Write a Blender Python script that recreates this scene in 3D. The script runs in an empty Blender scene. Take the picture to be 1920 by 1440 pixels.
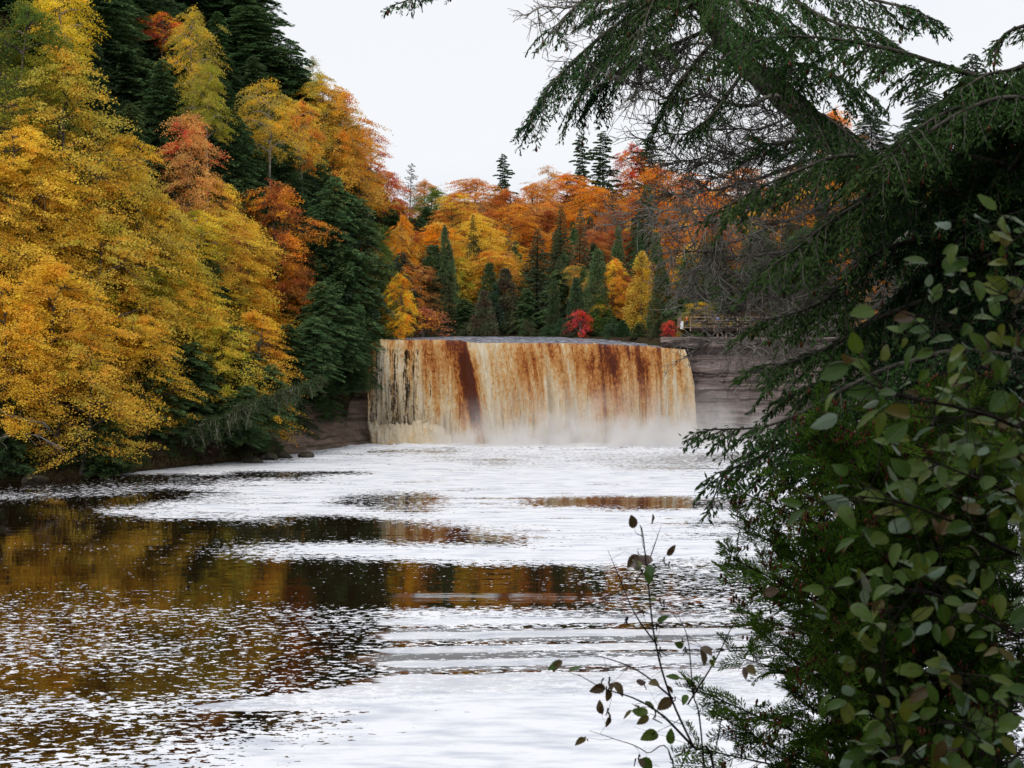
import bpy, math, random
import numpy as np
from mathutils import Vector, Matrix

SC = bpy.context.scene
COL = SC.collection
RNG = np.random.default_rng(7)

# ------------------------------------------------------------------ camera geometry
EYE = 16.5                     # metres above the lower river
FPX = 2667.0                   # focal length in photograph pixels (50 mm lens)
HOR = 615.0                    # photograph row of the horizon
PITCH = math.atan((720.0 - HOR) / FPX)
_cp, _sp = math.cos(PITCH), math.sin(PITCH)

def ray(px, py):
    a = (px - 960.0) / FPX
    b = (720.0 - py) / FPX
    # camera looks +Y pitched down
    y = _cp + b * _sp
    z = -_sp + b * _cp
    return a / y, z / y        # X and Z per metre of Y

def at(px, py, Y):
    a, c = ray(px, py)
    return Vector((a * Y, Y, EYE + c * Y))

def to_px(x, y, z):
    """world -> photograph pixels (numpy)"""
    dz = z - EYE
    f = y * _cp - dz * _sp
    u = y * _sp + dz * _cp
    return 960 + FPX * x / f, 720 - FPX * u / f

# ------------------------------------------------------------------ helpers
def empty(name, loc=(0, 0, 0)):
    o = bpy.data.objects.new(name, None)
    o.location = loc
    o.empty_display_size = 0.3
    COL.objects.link(o)
    return o

def tag(o, label=None, cat=None, group=None, kind=None):
    if label: o['label'] = label
    if cat: o['category'] = cat
    if group: o['group'] = group
    if kind: o['kind'] = kind
    return o

def mesh_np(name, v, f, attrs=None, smooth=False):
    """v: n x 3 array, f: m x 4 (or m x 3) int array, attrs {name: per-vertex float or n x 3}"""
    v = np.asarray(v, np.float32); f = np.asarray(f, np.int32)
    k = f.shape[1]
    me = bpy.data.meshes.new(name)
    me.vertices.add(len(v)); me.vertices.foreach_set('co', v.ravel())
    me.loops.add(f.size); me.loops.foreach_set('vertex_index', f.ravel())
    me.polygons.add(len(f))
    me.polygons.foreach_set('loop_start', np.arange(0, f.size, k, dtype=np.int32))
    me.polygons.foreach_set('loop_total', np.full(len(f), k, np.int32))
    if smooth:
        me.polygons.foreach_set('use_smooth', np.ones(len(f), bool))
    for an, a in (attrs or {}).items():
        a = np.asarray(a, np.float32)
        if a.ndim == 1:
            at_ = me.attributes.new(an, 'FLOAT', 'POINT'); at_.data.foreach_set('value', a)
        else:
            at_ = me.attributes.new(an, 'FLOAT_VECTOR', 'POINT'); at_.data.foreach_set('vector', a.ravel())
    me.update(calc_edges=True)
    return me

def link(name, me, mat=None, parent=None):
    o = bpy.data.objects.new(name, me)
    COL.objects.link(o)
    if mat and not me.materials: me.materials.append(mat)
    if parent: o.parent = parent
    return o

def unit(a):
    return a / np.maximum(np.linalg.norm(a, axis=-1, keepdims=True), 1e-9)

class Ribbons:
    """many small diamond-shaped faces"""
    def __init__(s): s.v = []; s.a = []
    def add(s, p, d, w, a):
        """p base points, d full direction vectors, w half-width vectors, a per-ribbon value"""
        p, d, w = (np.asarray(q, np.float32).reshape(-1, 3) for q in (p, d, w))
        q = np.stack([p, p + d * 0.45 + w, p + d, p + d * 0.45 - w], 1)
        s.v.append(q.reshape(-1, 3)); s.a.append(np.repeat(np.broadcast_to(a, len(p)), 4))
    def mesh(s, name, move=None):
        v = np.concatenate(s.v); a = np.concatenate(s.a)
        f = np.arange(len(v)).reshape(-1, 4)
        return mesh_np(name, v, f, {'v': a})

class Tubes:
    def __init__(s): s.v = []; s.f = []; s.n = 0
    def add(s, pts, r0, r1, k=4, radii=None):
        pts = np.asarray(pts, float); n = len(pts)
        if n < 2: return
        t = np.gradient(pts, axis=0); t = unit(t)
        ref = np.array([0.13, 0.21, 0.97]) if abs(t[0, 2]) < 0.9 else np.array([0.97, 0.2, 0.1])
        a = unit(np.cross(t, ref)); b = np.cross(t, a)
        r = np.linspace(r0, r1, n) if radii is None else np.asarray(radii)
        ang = np.arange(k) * 2 * math.pi / k
        ring = pts[:, None, :] + r[:, None, None] * (np.cos(ang)[None, :, None] * a[:, None, :] + np.sin(ang)[None, :, None] * b[:, None, :])
        s.v.append(ring.reshape(-1, 3))
        i = np.arange(n - 1)[:, None] * k + np.arange(k)[None, :]
        j = np.arange(n - 1)[:, None] * k + (np.arange(k)[None, :] + 1) % k
        s.f.append((np.stack([i, j, j + k, i + k], -1).reshape(-1, 4)) + s.n)
        cap = np.arange(k)
        s.n += n * k
    def mesh(s, name, smooth=True):
        return mesh_np(name, np.concatenate(s.v), np.concatenate(s.f), smooth=smooth)

def smooth_path(pts, n):
    """Catmull-Rom through pts, n samples"""
    P = np.asarray([tuple(p) for p in pts], float)
    P = np.vstack([2 * P[0] - P[1], P, 2 * P[-1] - P[-2]])
    m = len(P) - 3
    out = []
    for u in np.linspace(0, m - 1e-6, n):
        i = int(u); t = u - i
        a, b, c, d = P[i:i + 4]
        out.append(0.5 * ((2 * b) + (-a + c) * t + (2 * a - 5 * b + 4 * c - d) * t * t + (-a + 3 * b - 3 * c + d) * t ** 3))
    return np.array(out)

# value noise
_perm = np.random.default_rng(3).random((256, 256))
def vnoise(x, y):
    x = np.asarray(x, float); y = np.asarray(y, float)
    xi = np.floor(x).astype(int); yi = np.floor(y).astype(int)
    fx = x - xi; fy = y - yi
    fx = fx * fx * (3 - 2 * fx); fy = fy * fy * (3 - 2 * fy)
    g = lambda i, j: _perm[i & 255, j & 255]
    return (g(xi, yi) * (1 - fx) + g(xi + 1, yi) * fx) * (1 - fy) + (g(xi, yi + 1) * (1 - fx) + g(xi + 1, yi + 1) * fx) * fy
def fbm(x, y, o=4):
    s = 0; a = 0.5; t = 0
    for k in range(o):
        s = s + a * vnoise(x * 2 ** k + 17 * k, y * 2 ** k + 31 * k); t += a; a *= 0.5
    return s / t
def sstep(a, b, x):
    t = np.clip((np.asarray(x, float) - a) / (b - a), 0, 1)
    return t * t * (3 - 2 * t)

def srgb(r, g, b):
    def c(u):
        u /= 255.0
        return u / 12.92 if u <= 0.04045 else ((u + 0.055) / 1.055) ** 2.4
    return (c(r), c(g), c(b))

# ------------------------------------------------------------------ node material helper
class NT:
    def __init__(s, name):
        s.m = bpy.data.materials.new(name); s.m.use_nodes = True
        s.t = s.m.node_tree; s.t.nodes.clear()
        s.out = s.n('ShaderNodeOutputMaterial')
    def n(s, typ, **kw):
        nd = s.t.nodes.new(typ)
        for k, v in kw.items():
            if k.startswith('_'): setattr(nd, k[1:], v)
            else:
                key = k.replace('__', ' ')
                nd.inputs[int(key[1:]) if key[0] == 'i' and key[1:].isdigit() else key].default_value = v
        return nd
    def l(s, a, b): s.t.links.new(a, b)
    def math(s, op, a, b=None, clamp=False):
        nd = s.n('ShaderNodeMath', _operation=op); nd.use_clamp = clamp
        for i, q in enumerate((a, b)):
            if q is None: continue
            if isinstance(q, (int, float)): nd.inputs[i].default_value = q
            else: s.l(q, nd.inputs[i])
        return nd.outputs[0]
    def mix(s, fac, a, b, mode='MIX'):
        nd = s.n('ShaderNodeMix', _data_type='RGBA', _blend_type=mode)
        for i, q in ((0, fac), (6, a), (7, b)):
            if isinstance(q, (int, float)): nd.inputs[i].default_value = q
            elif isinstance(q, tuple): nd.inputs[i].default_value = (*q[:3], 1)
            else: s.l(q, nd.inputs[i])
        return nd.outputs[2]
    def maprange(s, v, a, b, c=0.0, d=1.0, smooth=True):
        nd = s.n('ShaderNodeMapRange', _interpolation_type='SMOOTHSTEP' if smooth else 'LINEAR')
        s.l(v, nd.inputs[0])
        for i, q in enumerate((a, b, c, d)):
            if isinstance(q, (int, float)): nd.inputs[1 + i].default_value = q
            else: s.l(q, nd.inputs[1 + i])
        return nd.outputs[0]
    def attr(s, name, typ='GEOMETRY'):
        return s.n('ShaderNodeAttribute', _attribute_name=name, _attribute_type=typ)
    def coords(s, scale=(1, 1, 1), kind='Object'):
        tc = s.n('ShaderNodeTexCoord'); mp = s.n('ShaderNodeMapping')
        s.l(tc.outputs[kind], mp.inputs[0]); mp.inputs['Scale'].default_value = scale
        return mp.outputs[0]
    def noise(s, vec, scale=1.0, detail=3.0, rough=0.5, dist=0.0):
        nd = s.n('ShaderNodeTexNoise'); s.l(vec, nd.inputs['Vector'])
        nd.inputs['Scale'].default_value = scale; nd.inputs['Detail'].default_value = detail
        nd.inputs['Roughness'].default_value = rough; nd.inputs['Distortion'].default_value = dist
        return nd.outputs['Fac']
    def ramp(s, fac, stops):
        nd = s.n('ShaderNodeValToRGB'); s.l(fac, nd.inputs[0])
        e = nd.color_ramp.elements
        while len(e) < len(stops): e.new(0.5)
        for q, (p, c) in zip(e, stops): q.position = p; q.color = (*c[:3], 1)
        return nd.outputs[0]
    def bump(s, h, strength=0.5, distance=0.1):
        nd = s.n('ShaderNodeBump'); s.l(h, nd.inputs['Height'])
        nd.inputs['Strength'].default_value = strength; nd.inputs['Distance'].default_value = distance
        return nd.outputs[0]
    def done(s, sh):
        s.l(sh, s.out.inputs[0]); return s.m

def principled(nt, col, rough=0.7, spec=0.3, normal=None):
    p = nt.n('ShaderNodeBsdfPrincipled')
    if isinstance(col, tuple): p.inputs['Base Color'].default_value = (*col[:3], 1)
    else: nt.l(col, p.inputs['Base Color'])
    p.inputs['Roughness'].default_value = rough
    p.inputs['Specular IOR Level'].default_value = spec
    if normal is not None: nt.l(normal, p.inputs['Normal'])
    return p.outputs[0]

def leaf_material(name, rng=0.75, transl=0.35, back=None):
    """leaf colour = the crown's own colour and tint, varied from leaf to leaf and bough to bough"""
    nt = NT(name)
    v = nt.attr('v').outputs['Fac']
    c1 = nt.attr('leafcolor', 'OBJECT').outputs['Vector']
    c2 = nt.attr('tint', 'OBJECT').outputs['Vector']
    amt = nt.attr('tintmix', 'OBJECT').outputs['Fac']
    co = nt.coords()
    n = nt.noise(co, 0.35, 2.0)
    thr = nt.math('ADD', nt.math('MULTIPLY', n, 1.0), nt.math('MULTIPLY', nt.math('SUBTRACT', v, 0.5), 0.25))
    lo = nt.math('SUBTRACT', 0.78, nt.math('MULTIPLY', amt, 0.56))
    fac = nt.maprange(thr, nt.math('SUBTRACT', lo, 0.06), nt.math('ADD', lo, 0.06))
    c = nt.mix(fac, c1, c2)
    g = nt.math('ADD', nt.math('MULTIPLY', v, rng), 1.0 - rng * 0.5)
    hsv = nt.n('ShaderNodeHueSaturation'); nt.l(c, hsv.inputs['Color']); nt.l(g, hsv.inputs['Value'])
    hu = nt.math('ADD', nt.math('MULTIPLY', nt.noise(co, 0.7, 3.0), 0.10), 0.452)
    nt.l(hu, hsv.inputs['Hue'])
    c = hsv.outputs[0]
    d = nt.n('ShaderNodeBsdfDiffuse'); nt.l(c, d.inputs[0])
    t = nt.n('ShaderNodeBsdfTranslucent'); nt.l(c, t.inputs[0])
    mx = nt.n('ShaderNodeMixShader'); mx.inputs[0].default_value = transl
    nt.l(d.outputs[0], mx.inputs[1]); nt.l(t.outputs[0], mx.inputs[2])
    return nt.done(mx.outputs[0])

def bark_material(name, c1, c2, scale=3.0, stretch=0.25):
    nt = NT(name)
    co = nt.coords((1, 1, stretch))
    n = nt.noise(co, scale, 5.0, 0.65)
    n2 = nt.noise(nt.coords((1, 1, 1)), scale * 0.35, 3.0)
    col = nt.ramp(nt.math('ADD', nt.math('MULTIPLY', n, 0.7), nt.math('MULTIPLY', n2, 0.3)), [(0.35, c1), (0.62, c2)])
    return nt.done(principled(nt, col, 0.9, 0.15, nt.bump(n, 0.8, 0.05)))

M = {}
M['leaf'] = leaf_material('deciduous_leaf', 0.95, 0.42)
M['needle'] = leaf_material('conifer_needle', 0.9, 0.25)
M['bark'] = bark_material('grey_bark', (0.045, 0.035, 0.03), (0.14, 0.12, 0.10))
M['birch'] = bark_material('pale_bark', (0.16, 0.13, 0.10), (0.42, 0.38, 0.33), 2.0, 1.5)
M['darkbark'] = bark_material('dark_bark', (0.015, 0.012, 0.012), (0.05, 0.04, 0.035))
# ------------------------------------------------------------------ land
LOWER = np.array([(-62, 28), (-80, 60), (-76, 100), (-62, 135), (-54.6, 151.7), (-46.2, 158), (-41, 166), (-35.5, 174), (-30.7, 178.5),
                  (-30, 190), (-27, 197), (-22.5, 205), (-21.5, 210.5), (27, 210.5), (37, 209.5), (50, 206), (60, 186), (67, 150), (64, 110),
                  (52, 75), (36, 48), (18, 30), (0, 24), (-30, 22)], float)
UPPER = np.array([(-21.5, 206), (-19.5, 225), (-12, 243), (0, 247), (12, 236), (20, 222), (26, 209), (26, 206)], float)

# fall of the skyline ridge across the valley
SKY_X = [0, 470, 500, 560, 600, 640, 700, 740, 780, 840, 900, 1000, 1060, 1200, 1300, 1500, 1560, 1700, 1920]
SKY_Y = [-200, -60, 40, 110, 150, 170, 250, 320, 350, 352, 345, 330, 320, 290, 290, 260, 230, 190, 130]

def poly_dist(P, x, y):
    x = np.asarray(x, float); y = np.asarray(y, float)
    best = np.full(x.shape, 1e9); ins = np.zeros(x.shape, bool)
    n = len(P)
    for i in range(n):
        ax, ay = P[i]; bx, by = P[(i + 1) % n]
        ex, ey = bx - ax, by - ay
        t = np.clip(((x - ax) * ex + (y - ay) * ey) / (ex * ex + ey * ey), 0, 1)
        best = np.minimum(best, np.hypot(x - ax - t * ex, y - ay - t * ey))
        c = ((ay > y) != (by > y)) & (x < (bx - ax) * (y - ay) / (by - ay + 1e-12) + ax)
        ins ^= c
    return np.where(ins, -best, best)

def ground(x, y):
    x = np.asarray(x, float); y = np.asarray(y, float)
    dl = poly_dist(LOWER, x, y); du = poly_dist(UPPER, x, y)
    d = np.maximum(np.minimum(dl, du), 0)
    capf = lambda d, s, c: c * (1 - np.exp(-s * d / c))
    up = 15.0 + capf(np.maximum(du - 4, 0), 0.34, 60)                  # land round the upper river
    left = (capf(d, 1.25, 20) + capf(np.maximum(d - 6, 0), 1.45, 110)) * (1 - sstep(180, 186, y) * sstep(-48, -42, x) * sstep(9.5, 5, d)) + 14.0 * sstep(206, 212, y) * sstep(14, 2, d) * sstep(2, 5, d)  # steep wooded bank
    near = np.minimum(capf(dl, 0.75, 60), 15.0 + 0.02 * np.maximum(dl - 20, 0))
    right = 14.6 * sstep(1.5, 4.0, dl) + capf(np.maximum(dl - 6, 0), 0.42, 45)
    wl = sstep(-8, 8, -(x + 26) - 0.02 * np.maximum(y - 206, 0))
    wr = sstep(6, 30, x) * sstep(60, 95, y)
    wu = sstep(203, 209, y)
    z = near
    z = z * (1 - wr) + right * wr
    wl2 = wl * sstep(60, 100, y)
    z = z * (1 - wl2) + left * wl2
    z = z * (1 - wu * (1 - wl)) + up * sstep(0.5, 2.5, dl) * wu * (1 - wl)
    hpx = 960 + FPX * x / np.maximum(y, 1)
    ridge = EYE + (HOR - np.interp(hpx, SKY_X, SKY_Y) - 75) / FPX * np.minimum(y, 330)
    z = np.where((y > 225) & (x < -20), np.minimum(z, np.maximum(ridge, 14)), z)
    rough = (fbm(x * 0.12, y * 0.12) - 0.5) * 3.0 * sstep(4, 20, d)
    z = z + rough
    z = np.where(dl < 0, -1.6 * sstep(0, 3, -dl) - 0.25, z)
    z = np.where((du < 0) & (dl > 0), 13.0, z)
    return z

def gz(x, y): return float(ground(np.array([x]), np.array([y]))[0])

def build_ground():
    xs = np.concatenate([np.linspace(-700, -130, 14)[:-1], np.arange(-130, 120, 2.0), np.linspace(120, 700, 14)])
    ys = np.concatenate([np.linspace(-300, -20, 8)[:-1], np.arange(-20, 330, 2.0), np.linspace(330, 1200, 16)])
    X, Y = np.meshgrid(xs, ys)
    Z = ground(X, Y)
    v = np.stack([X, Y, Z], -1).reshape(-1, 3)
    ny, nx = X.shape
    i = (np.arange(ny - 1)[:, None] * nx + np.arange(nx - 1)[None, :])
    f = np.stack([i, i + 1, i + 1 + nx, i + nx], -1).reshape(-1, 4)
    nt = NT('forest_floor')
    co = nt.coords()
    n = nt.noise(co, 0.6, 6.0, 0.7); n2 = nt.noise(co, 4.0, 4.0, 0.7)
    c = nt.ramp(n, [(0.3, (0.02, 0.016, 0.012)), (0.45, (0.05, 0.032, 0.02)), (0.6, (0.05, 0.055, 0.022)), (0.75, (0.11, 0.075, 0.04))])
    c = nt.mix(nt.maprange(n2, 0.5, 0.7), c, (0.14, 0.07, 0.03))
    mat = nt.done(principled(nt, c, 0.95, 0.1, nt.bump(n2, 1.0, 0.3)))
    o = link('ground', mesh_np('ground', v, f, smooth=True), mat)
    tag(o, kind='structure')

# ------------------------------------------------------------------ cliffs
def strip_cliff(name, path, z0, z1, profile, mat, nseg=220, nz=90, amp=0.5, seed=0):
    """profile(z01, s01) -> outward offset in metres (towards the river)"""
    P = smooth_path([(x, y, 0) for x, y in path], nseg)
    t = unit(np.gradient(P, axis=0)); nrm = np.stack([t[:, 1], -t[:, 0], 0 * t[:, 0]], -1)
    L = np.concatenate([[0], np.cumsum(np.linalg.norm(np.diff(P, axis=0), axis=1))])
    rng = np.random.default_rng(seed)
    lay = np.sort(rng.random(26)); lv = rng.random(27)
    zz = np.linspace(0, 1, nz)
    S, T = np.meshgrid(L, zz)
    wob = 0.034 * (fbm(S * 0.11 + seed, T * 3) - 0.5) * 2
    k = np.searchsorted(lay, np.clip(T + wob, 0, 1))
    strata = lv[k] * (0.55 + 0.9 * vnoise(S * 0.13 + k * 7.3, k * 1.7))
    crack = fbm(S * 0.5 + k * 3.1, T * 9 + seed) - 0.5 * np.exp(-(np.abs(vnoise(S * 0.35 + k * 5.7, k * 2.3 + seed) - .5) / .03) ** 2)
    off = profile(T, S / L[-1]) + amp * (strata - 0.5) + 0.5 * amp * (crack - 0.5)
    V = P[None, :, :] + off[..., None] * nrm[None, :, :]
    zr0 = z0 if not callable(z0) else z0(S / L[-1]); zr1 = z1 if not callable(z1) else z1(S / L[-1])
    V[..., 2] = zr0 + T * (zr1 - zr0)
    ny, nx = S.shape
    # top shelf going back
    B = V[-1] - nrm * 4.0; B[:, 2] = V[-1, :, 2] - 1.4
    V = np.concatenate([V, B[None]], 0); ny += 1
    i = (np.arange(ny - 1)[:, None] * nx + np.arange(nx - 1)[None, :])
    f = np.stack([i, i + 1, i + 1 + nx, i + nx], -1).reshape(-1, 4)
    return link(name, mesh_np(name, V.reshape(-1, 3), f), mat)

def rock_material(name, dark, mid, light, zs=1.6):
    nt = NT(name)
    co = nt.coords((0.16, 0.16, zs)); co2 = nt.coords((0.6, 0.6, 1.0)); co3 = nt.coords((1, 1, 3.0))
    n = nt.noise(co, 1.0, 7.0, 0.68, 0.4); n2 = nt.noise(co2, 0.5, 5.0, 0.6); n3 = nt.noise(co3, 2.2, 5.0, 0.75)
    f = nt.math('ADD', nt.math('MULTIPLY', n, 0.55), nt.math('ADD', nt.math('MULTIPLY', n2, 0.25), nt.math('MULTIPLY', n3, 0.2)))
    c = nt.ramp(f, [(0.36, dark), (0.5, mid), (0.66, light)])
    seam = nt.maprange(nt.noise(nt.coords((0.1, 0.1, 3.5)), 1.0, 3.0, 0.6, 0.8), 0.38, 0.44)
    c = nt.mix(nt.math('MULTIPLY', nt.math('SUBTRACT', 1.0, seam), 0.7), c, dark)
    stain = nt.maprange(nt.noise(nt.coords((0.5, 0.5, 0.09)), 1.0, 5.0, 0.65, 0.3), 0.53, 0.66)
    c = nt.mix(nt.math('MULTIPLY', stain, 0.65), c, dark)
    moss = nt.maprange(nt.noise(nt.coords((0.4, 0.4, 0.5)), 1.0, 5.0, 0.7), 0.58, 0.68)
    c = nt.mix(nt.math('MULTIPLY', moss, 0.5), c, (0.075, 0.08, 0.035))
    return nt.done(principled(nt, c, 0.85, 0.25, nt.bump(f, 1.0, 0.25)))

def build_cliffs():
    M['cliff'] = rock_material('layered_sandstone', (0.05, 0.038, 0.036), (0.16, 0.125, 0.115), (0.33, 0.27, 0.25))
    M['wetcliff'] = rock_material('wet_sandstone', (0.04, 0.032, 0.03), (0.10, 0.08, 0.07), (0.18, 0.145, 0.125))
    M['talus'] = rock_material('earthy_sandstone', (0.05, 0.034, 0.026), (0.20, 0.14, 0.105), (0.38, 0.28, 0.22), 1.1)
    # right of the falls
    def pr(T, s):
        o = 0.5 * sstep(0.2, 0, T) + 0.9 * sstep(0.86, 0.93, T) - 0.8 * sstep(0.80, 0.86, T) * sstep(0.9, 0.86, T)
        return o
    o = strip_cliff('cliff', [(22, 209.5), (29, 208.2), (37, 207), (48, 203.5), (60, 186), (67, 150), (64, 112)], -0.6, lambda s: 15.2 - 0.0 * s, pr, M['cliff'], 420, 150, 1.0, 2)
    tag(o, kind='structure')
    # behind the falling water
    o = strip_cliff('cliff', [(-24, 210.5), (-10, 210.5), (5, 210), (26, 209.6)], -0.6, 13.4, lambda T, s: 1.3 * sstep(0.93, 1, T) + 1.6 * sstep(0.3, 0, T), M['wetcliff'], 240, 80, 0.6, 5)
    tag(o, kind='structure')
    # left of the falls: earth slope, undercut, hanging upper ledge
    def pl(T, s):
        o = 7.2 * sstep(0.42, 0.0, T) ** 1.2
        o = o - 2.6 * sstep(0.40, 0.46, T) * sstep(0.62, 0.56, T)
        o = o + 1.0 * sstep(0.6, 0.7, T)
        return o * (0.55 + 0.45 * sstep(1.0, 0.75, s)) * sstep(1.02, 0.9, s)
    o = strip_cliff('cliff', [(-44, 181), (-37, 186), (-33.5, 194), (-29.5, 202), (-25.5, 206.5), (-21.2, 208.3), (-20, 211)], -0.6, 15.0, pl, M['talus'], 260, 130, 0.8, 9)
    tag(o, kind='structure')

def boulder(x, y, z, sx, sy, sz, seed, label, rot=0, mat=None):
    import bmesh
    bm = bmesh.new(); bmesh.ops.create_icosphere(bm, subdivisions=4, radius=1)
    rng = np.random.default_rng(seed)
    pl = unit(rng.normal(size=(9, 3))); pd = rng.uniform(0.55, 0.9, 9)
    for v in bm.verts:
        p = np.array(v.co)
        for n_, d_ in zip(pl, pd):
            q = p @ n_
            if q > d_: p = p - (q - d_) * 0.92 * n_
        s = 1 + 0.07 * (fbm(p[0] * 3 + seed, p[1] * 3 + p[2] * 2) - 0.5) * 2
        v.co = Vector(p * s * (sx, sy, sz))
    me = bpy.data.meshes.new('boulder'); bm.to_mesh(me); bm.free()
    o = link('boulder', me, mat or M['boulder'])
    o.location = (x, y, z); o.rotation_euler = (0, 0, rot)
    tag(o, label, 'rock', 'dark rocks at the left waterline')
    return o

def build_rocks():
    nt = NT('mossy_rock')
    co = nt.coords(); n = nt.noise(co, 1.2, 6.0, 0.7); n2 = nt.noise(co, 5, 4.0, 0.7)
    c = nt.ramp(n, [(0.35, (0.018, 0.014, 0.012)), (0.55, (0.06, 0.05, 0.032)), (0.7, (0.10, 0.09, 0.045))])
    M['boulder'] = nt.done(principled(nt, c, 0.7, 0.3, nt.bump(n2, 0.8, 0.15)))
    def w(px, py): 
        Y = EYE * FPX / (py - HOR); return (px - 960) * Y / FPX, Y
    L = [(575, 858, 1.35, .8, .62, 'lone pyramid-shaped dark rock standing in the foam off the left bank', 0.1),
         (560, 844, 2.6, 1.0, .5, 'long flat slab of rock lying at the foot of the earth slope', 0.15),
         (522, 858, 2.2, 1.3, .95, 'sloping mossy boulder where the hemlock boughs meet the water', -0.4),
         (498, 862, 1.5, 1.2, .9, 'rounded dark boulder under the drooping hemlock boughs', 0.5),
         (586, 839, 1.3, .9, .45, 'small brown stone at the right end of the shore slabs', 0.3),
         (556, 838, 1.2, .9, .8, 'tan squarish stone above the long flat slab', 0.9),
         (472, 868, 1.4, 1, .8, 'low black stone half hidden by needles at the water edge', 0.2),
         (60, 905, 1.6, 1.2, .7, 'black stone in the brown grass at the lower left bank', 0.6)]
    for i, (px, py, sx, sy, sz, lab, r) in enumerate(L):
        x, y = w(px, py)
        boulder(x, y, 0.12, sx, sy, sz, 20 + i, lab, r)

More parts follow.
